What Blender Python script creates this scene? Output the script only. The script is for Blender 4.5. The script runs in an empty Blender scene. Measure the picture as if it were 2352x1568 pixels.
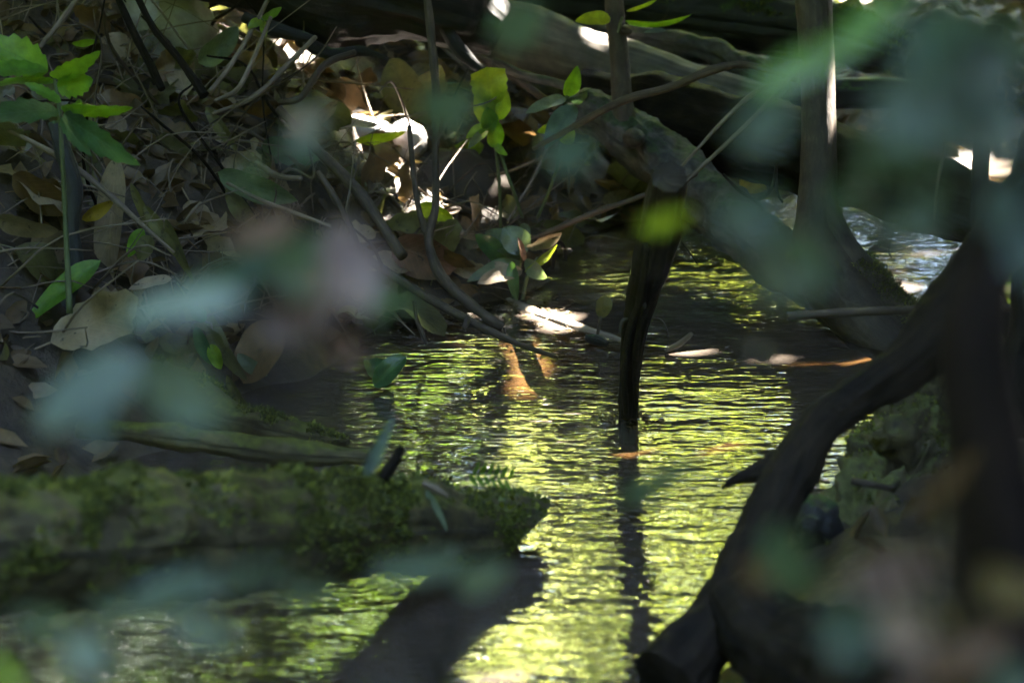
import bpy, math, random
import numpy as np
from mathutils import Vector, Matrix

random.seed(7)
rng = np.random.default_rng(7)
SC = bpy.context.scene
COL = SC.collection

# ---------------------------------------------------------------- camera
CAM_H, PITCH, LENS = 1.2, 15.0, 85.0
FX = LENS / 36.0 * 2352.0
cp, sp = math.cos(math.radians(PITCH)), math.sin(math.radians(PITCH))
CAMP = np.array([0.0, 0.0, CAM_H])
FWD = np.array([0.0, cp, -sp])
UPV = np.array([0.0, sp, cp])
RGT = np.array([1.0, 0.0, 0.0])
cd = bpy.data.cameras.new('camera')
cam = bpy.data.objects.new('camera', cd)
COL.objects.link(cam)
cam.location = CAMP
cam.rotation_euler = (math.radians(90 - PITCH), 0, 0)
cd.lens = LENS
cd.sensor_width = 36
cd.clip_start = 0.02
cd.clip_end = 500
cd.dof.use_dof = True
cd.dof.focus_distance = 4.4
cd.dof.aperture_fstop = 4.0
cd.dof.aperture_blades = 9
SC.camera = cam

# ---------------------------------------------------------------- light
SUN_V = Vector((0.60, 0.52, 0.92)).normalized()
elev = math.asin(SUN_V.z)
azim = math.atan2(SUN_V.x, SUN_V.y)
w = bpy.data.worlds.new('World')
SC.world = w
w.use_nodes = True
nt = w.node_tree
nt.nodes.clear()
sky = nt.nodes.new('ShaderNodeTexSky')
sky.sky_type = 'NISHITA'
sky.sun_disc = False
sky.sun_elevation = elev
sky.sun_rotation = azim
bg = nt.nodes.new('ShaderNodeBackground')
bg.inputs['Strength'].default_value = 0.05
wo = nt.nodes.new('ShaderNodeOutputWorld')
nt.links.new(sky.outputs[0], bg.inputs[0])
nt.links.new(bg.outputs[0], wo.inputs[0])
sd = bpy.data.lights.new('sun', 'SUN')
sd.energy = 5.0
sd.angle = math.radians(0.5)
sd.color = (1.0, 0.94, 0.84)
sun = bpy.data.objects.new('sun', sd)
COL.objects.link(sun)
sun.rotation_euler = SUN_V.to_track_quat('Z', 'Y').to_euler()
sun.location = (3, 6, 12)
SC.view_settings.view_transform = 'Standard'
SC.view_settings.look = 'None'
SC.view_settings.gamma = 1
SC.view_settings.use_curve_mapping = False
SC.view_settings.exposure = 7.05
cy = SC.cycles
cy.use_denoising = True
cy.max_bounces = 10
cy.transparent_max_bounces = 16
cy.diffuse_bounces = 4
cy.glossy_bounces = 4
cy.transmission_bounces = 6
cy.sample_clamp_indirect = 6.0
cy.caustics_reflective = False
cy.caustics_refractive = False

# ---------------------------------------------------------------- pixel -> place
def ray(px, py):
    return FWD + RGT * ((px - 1176) / FX) - UPV * ((py - 784) / FX)

def P(px, py, d):
    return CAMP + ray(px, py) * d

def W(px, py, z=0.0):
    r = ray(px, py)
    return CAMP + r * ((z - CAM_H) / r[2])

def Wd(py):
    return CAM_H / (sp + (py - 784) / FX * cp)

# ---------------------------------------------------------------- noise
_perm = np.random.default_rng(3).random((64, 64, 64)).astype(np.float64)
def vnoise(p):
    p = np.asarray(p, float)
    i = np.floor(p).astype(int)
    f = p - i
    f = f * f * (3 - 2 * f)
    i &= 63
    j = (i + 1) & 63
    x0, y0, z0 = i[..., 0], i[..., 1], i[..., 2]
    x1, y1, z1 = j[..., 0], j[..., 1], j[..., 2]
    fx, fy, fz = f[..., 0], f[..., 1], f[..., 2]
    def L(a, b, t): return a + (b - a) * t
    c = L(L(L(_perm[x0, y0, z0], _perm[x1, y0, z0], fx), L(_perm[x0, y1, z0], _perm[x1, y1, z0], fx), fy),
          L(L(_perm[x0, y0, z1], _perm[x1, y0, z1], fx), L(_perm[x0, y1, z1], _perm[x1, y1, z1], fx), fy), fz)
    return c * 2 - 1

def fbm(p, o=4):
    p = np.asarray(p, float)
    a, s = 1.0, 0.0
    for k in range(o):
        s = s + a * vnoise(p * (2 ** k) + 11.3 * k)
        a *= 0.5
    return s

# ---------------------------------------------------------------- object helpers
def mesh_from(name, v, f, uv=None, smooth=True):
    me = bpy.data.meshes.new(name)
    v = np.asarray(v, np.float32)
    if isinstance(f, np.ndarray):
        n, k = f.shape
        me.vertices.add(len(v)); me.vertices.foreach_set('co', v.ravel())
        me.loops.add(n * k); me.loops.foreach_set('vertex_index', f.astype(np.int32).ravel())
        me.polygons.add(n)
        me.polygons.foreach_set('loop_start', np.arange(0, n * k, k, dtype=np.int32))
        me.polygons.foreach_set('loop_total', np.full(n, k, np.int32))
    else:
        me.from_pydata([tuple(map(float, a)) for a in v], [], f)
    if uv is not None:
        ul = me.uv_layers.new(name='UVMap')
        li = np.zeros(len(me.loops), np.int32)
        me.loops.foreach_get('vertex_index', li)
        ul.data.foreach_set('uv', np.asarray(uv, np.float32)[li].ravel())
    me.update(calc_edges=True)
    me.validate()
    if smooth:
        me.polygons.foreach_set('use_smooth', np.ones(len(me.polygons), bool))
    return me

def link(name, me, mat, parent=None, mw=None):
    o = bpy.data.objects.new(name, me)
    if mat is not None and len(me.materials) == 0:
        me.materials.append(mat)
    COL.objects.link(o)
    if parent is not None:
        o.parent = parent
        base = Matrix.Translation(-Vector(parent.location)) if parent.parent is None and parent.type == 'EMPTY' else Matrix.Identity(4)
        o.matrix_local = base @ (mw if mw is not None else Matrix.Identity(4))
    elif mw is not None:
        o.matrix_world = mw
    return o

def tag(o, label=None, cat=None, group=None, kind=None):
    if label: o['label'] = label
    if cat: o['category'] = cat
    if group: o['group'] = group
    if kind: o['kind'] = kind
    return o

def empty(name, loc, label, cat, group=None):
    o = bpy.data.objects.new(name, None)
    COL.objects.link(o)
    o.location = Vector(loc)
    o.empty_display_size = 0.05
    return tag(o, label, cat, group)

# ---------------------------------------------------------------- materials
def new_mat(name):
    m = bpy.data.materials.new(name)
    m.use_nodes = True
    n = m.node_tree
    n.nodes.clear()
    return m, n.nodes, n.links

def N(ns, t, **kw):
    n = ns.new(t)
    for k, v in kw.items():
        if k in n.inputs.keys():
            n.inputs[k].default_value = v
        else:
            setattr(n, k, v)
    return n

def ramp(ns, ls, src, stops):
    r = ns.new('ShaderNodeValToRGB')
    e = r.color_ramp.elements
    while len(e) < len(stops):
        e.new(0.5)
    for q, (p, c) in zip(e, stops):
        q.position = p
        q.color = (*c, 1) if len(c) == 3 else c
    ls.new(src, r.inputs[0])
    return r.outputs[0]

def mixc(ns, ls, f, a, b, blend='MIX'):
    m = ns.new('ShaderNodeMix')
    m.data_type = 'RGBA'
    m.blend_type = blend
    for s, v in ((m.inputs[0], f), (m.inputs[6], a), (m.inputs[7], b)):
        if isinstance(v, bpy.types.NodeSocket): ls.new(v, s)
        elif isinstance(v, (int, float)): s.default_value = v
        else: s.default_value = (*v, 1)
    return m.outputs[2]

def bark_mat(name, dark, light, moss=None, moss_amt=0.0, stretch=9.0, scale=26.0, bump=0.6, rough=0.75, spec=0.35):
    m, ns, ls = new_mat(name)
    uv = N(ns, 'ShaderNodeUVMap')
    mp = N(ns, 'ShaderNodeMapping')
    mp.inputs['Scale'].default_value = (scale, scale / stretch, 1)
    ls.new(uv.outputs[0], mp.inputs[0])
    n1 = N(ns, 'ShaderNodeTexNoise', Scale=1.6, Detail=8.0, Roughness=0.68, Distortion=0.35)
    ls.new(mp.outputs[0], n1.inputs['Vector'])
    geo = N(ns, 'ShaderNodeTexCoord')
    n2 = N(ns, 'ShaderNodeTexNoise', Scale=14.0, Detail=7.0, Roughness=0.65)
    ls.new(geo.outputs['Object'], n2.inputs['Vector'])
    vo = N(ns, 'ShaderNodeTexVoronoi', Scale=1.0)
    vo.feature = 'DISTANCE_TO_EDGE'
    ls.new(mp.outputs[0], vo.inputs['Vector'])
    c = ramp(ns, ls, n1.outputs[0], [(0.3, dark), (0.52, [(a + b) * 0.45 for a, b in zip(dark, light)]), (0.72, light)])
    c2 = ramp(ns, ls, n2.outputs[0], [(0.35, (0.45, 0.45, 0.48)), (0.65, (1.15, 1.1, 1.0))])
    c = mixc(ns, ls, 0.8, c, c2, 'MULTIPLY')
    if moss:
        ge = N(ns, 'ShaderNodeNewGeometry')
        sx = N(ns, 'ShaderNodeSeparateXYZ')
        ls.new(ge.outputs['Normal'], sx.inputs[0])
        n3 = N(ns, 'ShaderNodeTexNoise', Scale=22.0, Detail=6.0, Roughness=0.6)
        ls.new(geo.outputs['Object'], n3.inputs['Vector'])
        ad = N(ns, 'ShaderNodeMath', operation='MULTIPLY_ADD')
        ls.new(sx.outputs['Z'], ad.inputs[0]); ad.inputs[1].default_value = 0.35
        ls.new(n3.outputs[0], ad.inputs[2])
        f = ramp(ns, ls, ad.outputs[0], [(0.90 - moss_amt * 0.7, (0, 0, 0)), (1.0 - moss_amt * 0.7, (1, 1, 1))])
        n4 = N(ns, 'ShaderNodeTexNoise', Scale=90.0, Detail=4.0)
        ls.new(geo.outputs['Object'], n4.inputs['Vector'])
        mc = ramp(ns, ls, n4.outputs[0], [(0.3, [a * 0.35 for a in moss]), (0.7, moss)])
        c = mixc(ns, ls, f, c, mc)
    b = N(ns, 'ShaderNodeBsdfPrincipled', Roughness=rough)
    b.inputs['Specular IOR Level'].default_value = spec
    ls.new(c, b.inputs['Base Color'])
    bu = N(ns, 'ShaderNodeBump', Strength=bump, Distance=0.006)
    h = N(ns, 'ShaderNodeMath', operation='ADD')
    ls.new(n1.outputs[0], h.inputs[0]); ls.new(n2.outputs[0], h.inputs[1])
    h2 = N(ns, 'ShaderNodeMath', operation='ADD')
    ls.new(h.outputs[0], h2.inputs[0]); ls.new(vo.outputs[0], h2.inputs[1])
    ls.new(h2.outputs[0], bu.inputs['Height'])
    ls.new(bu.outputs[0], b.inputs['Normal'])
    o = N(ns, 'ShaderNodeOutputMaterial')
    ls.new(b.outputs[0], o.inputs[0])
    return m

def leaf_mat(name, ca, cb, trans=None, tfac=0.35, rough=0.42, spots=0.0, vein=0.35, island=False, holes=False, spec=0.5, spotcol=(0.02, 0.015, 0.01)):
    m, ns, ls = new_mat(name)
    if island:
        g = N(ns, 'ShaderNodeNewGeometry'); rnd = g.outputs['Random Per Island']
    else:
        g = N(ns, 'ShaderNodeObjectInfo'); rnd = g.outputs['Random']
    tc = N(ns, 'ShaderNodeTexCoord')
    n1 = N(ns, 'ShaderNodeTexNoise', Scale=34.0, Detail=6.0, Roughness=0.65)
    ls.new(tc.outputs['Object'], n1.inputs['Vector'])
    c = mixc(ns, ls, rnd, ca, cb)
    mo = ramp(ns, ls, n1.outputs[0], [(0.32, (0.62, 0.62, 0.6)), (0.68, (1.2, 1.18, 1.1))])
    c = mixc(ns, ls, 0.9, c, mo, 'MULTIPLY')
    # veins from uv: u along, v across (-1..1)
    uv = N(ns, 'ShaderNodeUVMap')
    sx = N(ns, 'ShaderNodeSeparateXYZ')
    ls.new(uv.outputs[0], sx.inputs[0])
    ab = N(ns, 'ShaderNodeMath', operation='ABSOLUTE'); ls.new(sx.outputs['Y'], ab.inputs[0])
    k = N(ns, 'ShaderNodeMath', operation='MULTIPLY'); ls.new(ab.outputs[0], k.inputs[0]); k.inputs[1].default_value = 0.28
    s = N(ns, 'ShaderNodeMath', operation='SUBTRACT'); ls.new(sx.outputs['X'], s.inputs[0]); ls.new(k.outputs[0], s.inputs[1])
    mu = N(ns, 'ShaderNodeMath', operation='MULTIPLY'); ls.new(s.outputs[0], mu.inputs[0]); mu.inputs[1].default_value = 60.0
    si = N(ns, 'ShaderNodeMath', operation='SINE'); ls.new(mu.outputs[0], si.inputs[0])
    vf = ramp(ns, ls, si.outputs[0], [(0.86, (0, 0, 0)), (1.0, (1, 1, 1))])
    mid = ramp(ns, ls, ab.outputs[0], [(0.025, (1, 1, 1)), (0.07, (0, 0, 0))])
    vv = mixc(ns, ls, 1.0, vf, mid, 'LIGHTEN')
    vm = N(ns, 'ShaderNodeMath', operation='MULTIPLY'); ls.new(vv, vm.inputs[0]); vm.inputs[1].default_value = vein
    c = mixc(ns, ls, vm.outputs[0], c, [min(1, x * 1.9 + 0.02) for x in ca])
    if spots > 0:
        n2 = N(ns, 'ShaderNodeTexNoise', Scale=95.0, Detail=3.0, Roughness=0.6)
        ls.new(tc.outputs['Object'], n2.inputs['Vector'])
        sf = ramp(ns, ls, n2.outputs[0], [(0.72 - 0.14 * spots, (0, 0, 0)), (0.76 - 0.14 * spots, (1, 1, 1))])
        c = mixc(ns, ls, sf, c, spotcol)
    b = N(ns, 'ShaderNodeBsdfPrincipled', Roughness=rough)
    b.inputs['Specular IOR Level'].default_value = spec
    ls.new(c, b.inputs['Base Color'])
    bu = N(ns, 'ShaderNodeBump', Strength=0.35, Distance=0.002)
    hh = N(ns, 'ShaderNodeMath', operation='ADD'); ls.new(vv, hh.inputs[0]); ls.new(n1.outputs[0], hh.inputs[1])
    ls.new(hh.outputs[0], bu.inputs['Height']); ls.new(bu.outputs[0], b.inputs['Normal'])
    out = b.outputs[0]
    if tfac > 0:
        t = N(ns, 'ShaderNodeBsdfTranslucent')
        tcg = mixc(ns, ls, 1.0, mo, trans or [min(1, x * 2.5) for x in ca], 'MULTIPLY')
        tcg = mixc(ns, ls, vm.outputs[0], tcg, [x * 0.5 for x in (trans or ca)])
        ls.new(tcg, t.inputs[0])
        mx = N(ns, 'ShaderNodeMixShader', Fac=tfac)
        ls.new(out, mx.inputs[1]); ls.new(t.outputs[0], mx.inputs[2])
        out = mx.outputs[0]
    if holes:
        n3 = N(ns, 'ShaderNodeTexNoise', Scale=120.0, Detail=2.0)
        ls.new(tc.outputs['Object'], n3.inputs['Vector'])
        hf = ramp(ns, ls, n3.outputs[0], [(0.615, (0, 0, 0)), (0.63, (1, 1, 1))])
        tr = N(ns, 'ShaderNodeBsdfTransparent')
        mx = N(ns, 'ShaderNodeMixShader')
        ls.new(hf, mx.inputs[0]); ls.new(out, mx.inputs[1]); ls.new(tr.outputs[0], mx.inputs[2])
        out = mx.outputs[0]
    o = N(ns, 'ShaderNodeOutputMaterial')
    ls.new(out, o.inputs[0])
    return m

def soil_mat():
    m, ns, ls = new_mat('wet_soil')
    tc = N(ns, 'ShaderNodeTexCoord')
    n1 = N(ns, 'ShaderNodeTexNoise', Scale=5.0, Detail=9.0, Roughness=0.7)
    n2 = N(ns, 'ShaderNodeTexNoise', Scale=45.0, Detail=6.0, Roughness=0.7)
    for n in (n1, n2): ls.new(tc.outputs['Object'], n.inputs['Vector'])
    c = ramp(ns, ls, n1.outputs[0], [(0.3, (0.018, 0.012, 0.008)), (0.5, (0.045, 0.03, 0.018)), (0.72, (0.10, 0.07, 0.04))])
    c2 = ramp(ns, ls, n2.outputs[0], [(0.3, (0.35, 0.35, 0.35)), (0.7, (1.3, 1.25, 1.1))])
    c = mixc(ns, ls, 0.9, c, c2, 'MULTIPLY')
    # the sandy stream bed below the waterline
    sx = N(ns, 'ShaderNodeSeparateXYZ'); ls.new(tc.outputs['Object'], sx.inputs[0])
    mr = N(ns, 'ShaderNodeMapRange'); ls.new(sx.outputs['Z'], mr.inputs[0])
    mr.inputs[1].default_value = -0.05; mr.inputs[2].default_value = 0.01
    mr.inputs[3].default_value = 1.0; mr.inputs[4].default_value = 0.0
    sand = ramp(ns, ls, n1.outputs[0], [(0.3, (0.08, 0.06, 0.04)), (0.7, (0.19, 0.14, 0.095))])
    c = mixc(ns, ls, mr.outputs[0], c, sand)
    b = N(ns, 'ShaderNodeBsdfPrincipled', Roughness=0.7)
    ls.new(c, b.inputs['Base Color'])
    bu = N(ns, 'ShaderNodeBump', Strength=0.8, Distance=0.012)
    ls.new(n2.outputs[0], bu.inputs['Height']); ls.new(bu.outputs[0], b.inputs['Normal'])
    o = N(ns, 'ShaderNodeOutputMaterial'); ls.new(b.outputs[0], o.inputs[0])
    return m

def water_mat():
    m, ns, ls = new_mat('stream_water')
    tc = N(ns, 'ShaderNodeTexCoord')
    def layer(sx, sy, rot, detail, dist):
        mp = N(ns, 'ShaderNodeMapping')
        mp.inputs['Scale'].default_value = (sx, sy, 1)
        mp.inputs['Rotation'].default_value = (0, 0, math.radians(rot))
        ls.new(tc.outputs['Object'], mp.inputs[0])
        n = N(ns, 'ShaderNodeTexNoise', Scale=1.0, Detail=detail, Roughness=0.5, Distortion=dist)
        ls.new(mp.outputs[0], n.inputs['Vector'])
        return n.outputs[0]
    a = layer(18, 50, 5, 0.0, 0.7)
    b_ = layer(40, 85, -9, 0.0, 0.6)
    c_ = layer(5.0, 15.0, 12, 0.0, 0.4)
    def mad(x, k, y):
        q = N(ns, 'ShaderNodeMath', operation='MULTIPLY_ADD'); ls.new(x, q.inputs[0]); q.inputs[1].default_value = k
        if y is None: q.inputs[2].default_value = 0
        else: ls.new(y, q.inputs[2])
        return q.outputs[0]
    calm = ramp(ns, ls, layer(1.6, 3.2, 20, 2.0, 0.8), [(0.35, (0.35, 0.35, 0.35)), (0.62, (1.25, 1.25, 1.25))])
    aa = N(ns, 'ShaderNodeMath', operation='MULTIPLY'); ls.new(a, aa.inputs[0]); ls.new(calm, aa.inputs[1])
    h = mad(aa.outputs[0], WAVE_A, mad(b_, WAVE_B, mad(c_, WAVE_C, None)))
    bu = N(ns, 'ShaderNodeBump', Strength=1.0, Distance=1.0)
    ls.new(h, bu.inputs['Height'])
    fr = N(ns, 'ShaderNodeFresnel', IOR=1.33); ls.new(bu.outputs[0], fr.inputs['Normal'])
    gl = N(ns, 'ShaderNodeBsdfGlossy', Roughness=0.012); ls.new(bu.outputs[0], gl.inputs['Normal'])
    gl.inputs[0].default_value = (1, 1, 1, 1)
    tr = N(ns, 'ShaderNodeBsdfTransparent'); tr.inputs[0].default_value = (0.48, 0.38, 0.25, 1)
    df = N(ns, 'ShaderNodeBsdfDiffuse'); df.inputs[0].default_value = (0.125, 0.10, 0.08, 1)
    m1 = N(ns, 'ShaderNodeMixShader', Fac=0.36)
    ls.new(tr.outputs[0], m1.inputs[1]); ls.new(df.outputs[0], m1.inputs[2])
    m2 = N(ns, 'ShaderNodeMixShader')
    ls.new(fr.outputs[0], m2.inputs[0]); ls.new(m1.outputs[0], m2.inputs[1]); ls.new(gl.outputs[0], m2.inputs[2])
    o = N(ns, 'ShaderNodeOutputMaterial'); ls.new(m2.outputs[0], o.inputs[0])
    return m

WAVE_A, WAVE_B, WAVE_C = 0.0020, 0.0006, 0.0026

# ---------------------------------------------------------------- ground
wl = [W(*q)[:2] for q in [(-150, 1330), (200, 1090), (520, 915), (700, 862), (850, 790), (930, 735), (1060, 705), (1180, 690),
      (1230, 650), (1280, 600), (1320, 545), (1450, 508), (1700, 462), (1900, 405), (2150, 372), (2352, 352), (2800, 330)]]
wl += [np.array(q) for q in [(9.0, 8.5), (16.0, 9.0), (16.0, 6.5), (6.0, 5.6)]]
wl += [W(*q)[:2] for q in [(2900, 520), (2600, 640), (2352, 706), (2250, 790), (2070, 945), (1990, 1120), (1860, 1260), (1690, 1480), (1560, 1640)]]
wl += [np.array(q) for q in [(0.35, 2.0), (-0.2, 1.75), (-1.2, 1.7), (-1.6, 2.2)]]
WLP = np.array(wl)

def sdist(x, y):
    """signed distance to the waterline: negative in the stream"""
    x = np.asarray(x, float); y = np.asarray(y, float)
    best = np.full(x.shape, 1e9)
    ins = np.zeros(x.shape, bool)
    n = len(WLP)
    for i in range(n):
        a, b = WLP[i], WLP[(i + 1) % n]
        d = b - a
        t = np.clip(((x - a[0]) * d[0] + (y - a[1]) * d[1]) / (d @ d), 0, 1)
        q = np.hypot(x - a[0] - t * d[0], y - a[1] - t * d[1])
        best = np.minimum(best, q)
        c = ((a[1] > y) != (b[1] > y)) & (x < (b[0] - a[0]) * (y - a[1]) / (b[1] - a[1] + 1e-12) + a[0])
        ins ^= c
    return np.where(ins, -best, best)

def sstep(a, b, x):
    t = np.clip((x - a) / (b - a), 0, 1)
    return t * t * (3 - 2 * t)

def H(x, y):
    x = np.asarray(x, float); y = np.asarray(y, float)
    s = sdist(x, y)
    s = s + 0.05 * fbm(np.stack([x * 4, y * 4, x * 0 + 2.5], -1), 3)
    leftness = sstep(0.25, -0.7, x)
    cap = 0.34 + 0.62 * leftness
    cap = np.where(y < 2.6, 0.42, cap)
    slope = 0.60 + 0.35 * leftness
    up = cap * (1 - np.exp(-np.maximum(s, 0) * slope / cap))
    dn = -0.26 * (1 - np.exp(np.minimum(s, 0) * 2.2))
    z = np.where(s > 0, up, dn)
    n = fbm(np.stack([x * 7, y * 7, x * 0 + 0.7], -1), 4)
    z = z + n * (0.012 + 0.045 * np.clip(s * 3, 0, 1))
    far = np.hypot(x, y - 5)
    z = z + 0.02 * np.maximum(far - 9, 0) * (fbm(np.stack([x * .2, y * .2, x * 0 + 5.5], -1), 2) + 0.6)
    return z

def gridline(lo, hi, fine_lo, fine_hi, step, grow=1.16):
    c = list(np.arange(fine_lo, fine_hi + 1e-6, step))
    s = step; x = fine_hi
    while x < hi:
        s *= grow; x += s; c.append(x)
    s = step; x = fine_lo
    while x > lo:
        s *= grow; x -= s; c.insert(0, x)
    return np.array(c)

def G(px, py, off=0.0):
    """depth at which the sight line through a pixel meets the ground (or the water)"""
    ds = np.arange(1.6, 14, 0.02)
    r = ray(px, py)
    pts = CAMP[None] + r[None] * ds[:, None]
    hz = np.maximum(H(pts[:, 0], pts[:, 1]), 0.0)
    k = np.nonzero(pts[:, 2] < hz)[0]
    d = ds[k[0]] if len(k) else 9.0
    return d - off

gx = gridline(-120, 120, -1.35, 1.6, 0.017)
gy = gridline(-60, 160, 3.3, 7.6, 0.02)
X, Y = np.meshgrid(gx, gy)
Z = H(X, Y)
nx, ny = len(gx), len(gy)
idx = np.arange(nx * ny).reshape(ny, nx)
F = np.stack([idx[:-1, :-1], idx[:-1, 1:], idx[1:, 1:], idx[1:, :-1]], -1).reshape(-1, 4)
ground = link('ground', mesh_from('ground', np.stack([X, Y, Z], -1).reshape(-1, 3), F), soil_mat())
tag(ground, 'wet brown soil of the banks and sandy stream bed', kind='structure')

wv = [(-8, 1.0, 0), (20, 1.0, 0), (20, 13, 0), (-8, 13, 0)]
water = link('water', mesh_from('water', wv, [(0, 1, 2, 3)], smooth=False), water_mat())
tag(water, 'shallow brown stream with green reflections on its ripples', kind='structure')

# ---------------------------------------------------------------- tubes
def catmull(pts, rad, n):
    pts = np.asarray(pts, float); rad = np.asarray(rad, float)
    q = np.vstack([2 * pts[0] - pts[1], pts, 2 * pts[-1] - pts[-2]])
    rr = np.concatenate([[rad[0]], rad, [rad[-1]]])
    m = len(pts) - 1
    t = np.linspace(0, m, n)
    i = np.minimum(t.astype(int), m - 1)
    f = (t - i)[:, None]
    p0, p1, p2, p3 = q[i], q[i + 1], q[i + 2], q[i + 3]
    c = 0.5 * ((2 * p1) + (-p0 + p2) * f + (2 * p0 - 5 * p1 + 4 * p2 - p3) * f ** 2 + (-p0 + 3 * p1 - 3 * p2 + p3) * f ** 3)
    f = f[:, 0]
    r = rr[i + 1] * (1 - f) + rr[i + 2] * f
    return c, r

def tube_geo(pts, rad, n=60, seg=16, rough=0.08, nscale=9.0, ridge=0.0, ridge_k=5.0, flat=1.0, seed=0.0, cap=True, jag=0.0, cut=None):
    c, r = catmull(pts, rad, n)
    t = np.gradient(c, axis=0)
    t /= np.linalg.norm(t, axis=1)[:, None] + 1e-12
    ref = np.array([0, 0, 1.0]) if abs(t[0][2]) < 0.9 else np.array([0, 1.0, 0])
    u = np.zeros_like(c)
    a = np.cross(t[0], ref); a /= np.linalg.norm(a)
    for i in range(n):
        a = a - t[i] * (a @ t[i]); a /= np.linalg.norm(a) + 1e-12
        u[i] = a
    v = np.cross(t, u)
    th = np.linspace(0, 2 * math.pi, seg, endpoint=False)
    ct, st = np.cos(th), np.sin(th)
    al = np.concatenate([[0], np.cumsum(np.linalg.norm(np.diff(c, axis=0), axis=1))])
    dirs = u[:, None] * ct[None, :, None] + v[:, None] * st[None, :, None] * flat
    base = c[:, None] + dirs * r[:, None, None]
    d = fbm(base * nscale + seed * 7.7, 4) * rough
    if ridge:
        q = np.stack([np.broadcast_to(ct * ridge_k * 0.5, (n, seg)), np.broadcast_to(st * ridge_k * 0.5, (n, seg)), np.broadcast_to((al * 3)[:, None], (n, seg))], -1)
        d = d - ridge * np.abs(fbm(q + seed * 3.1, 3))
    V = c[:, None] + dirs * (r[:, None] * (1 + d))[..., None]
    if jag:
        j = jag * vnoise(np.stack([ct * 3 + seed, st * 3, st * 0 + .5], -1))
        V[-1] += t[-1] * j[:, None]; V[-2] += t[-2] * j[:, None] * .6
    if cut is not None:
        q0, qn = cut
        ax = t[-1]
        h_ = (V - q0) @ qn + .006 * fbm(V * 40 + seed, 3)
        V = np.where((h_ > 0)[..., None], V - ax * (h_ / (ax @ qn))[..., None], V)
    uv = np.stack([np.broadcast_to((th / (2 * math.pi))[None] * (2 * math.pi * r[:, None]).mean(), (n, seg)), np.broadcast_to(al[:, None], (n, seg))], -1)
    I = np.arange(n * seg).reshape(n, seg)
    J = np.roll(I, -1, axis=1)
    Fq = np.stack([I[:-1], J[:-1], J[1:], I[1:]], -1).reshape(-1, 4)
    V = V.reshape(-1, 3); uv = uv.reshape(-1, 2)
    faces = [tuple(int(k) for k in q) for q in Fq]
    if cap:
        for row, cen, flip in ((I[0], c[0], True), (I[-1], c[-1], False)):
            k = len(V)
            V = np.vstack([V, (cen if not (cut is not None and not flip) else V[row].mean(axis=0))[None]]); uv = np.vstack([uv, [[0, 0]]])
            for s in range(seg):
                a_, b_ = int(row[s]), int(row[(s + 1) % seg])
                faces.append((b_, a_, k) if flip else (a_, b_, k))
    return V, faces, uv

class MB:
    def __init__(s): s.v, s.f, s.uv, s.n = [], [], [], 0
    def add(s, V, F_, uv):
        s.v.append(np.asarray(V)); s.uv.append(np.asarray(uv))
        s.f += [tuple(i + s.n for i in q) for q in F_]
        s.n += len(V)
    def tube(s, pts, rad, **k): s.add(*tube_geo(pts, rad, **k))
    def build(s, name, mat, parent=None):
        return link(name, mesh_from(name, np.vstack(s.v), s.f, np.vstack(s.uv)), mat, parent,
                    None)

def pix(path):
    return [P(*q[:3]) for q in path]

def prad(path):
    return [q[3] * q[2] / FX for q in path]           # radius written in pixels at that depth

def limb(name, path, mat, parent=None, **k):
    b = MB(); b.tube(pix(path), prad(path), **k)
    return b.build(name, mat, parent)

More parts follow.
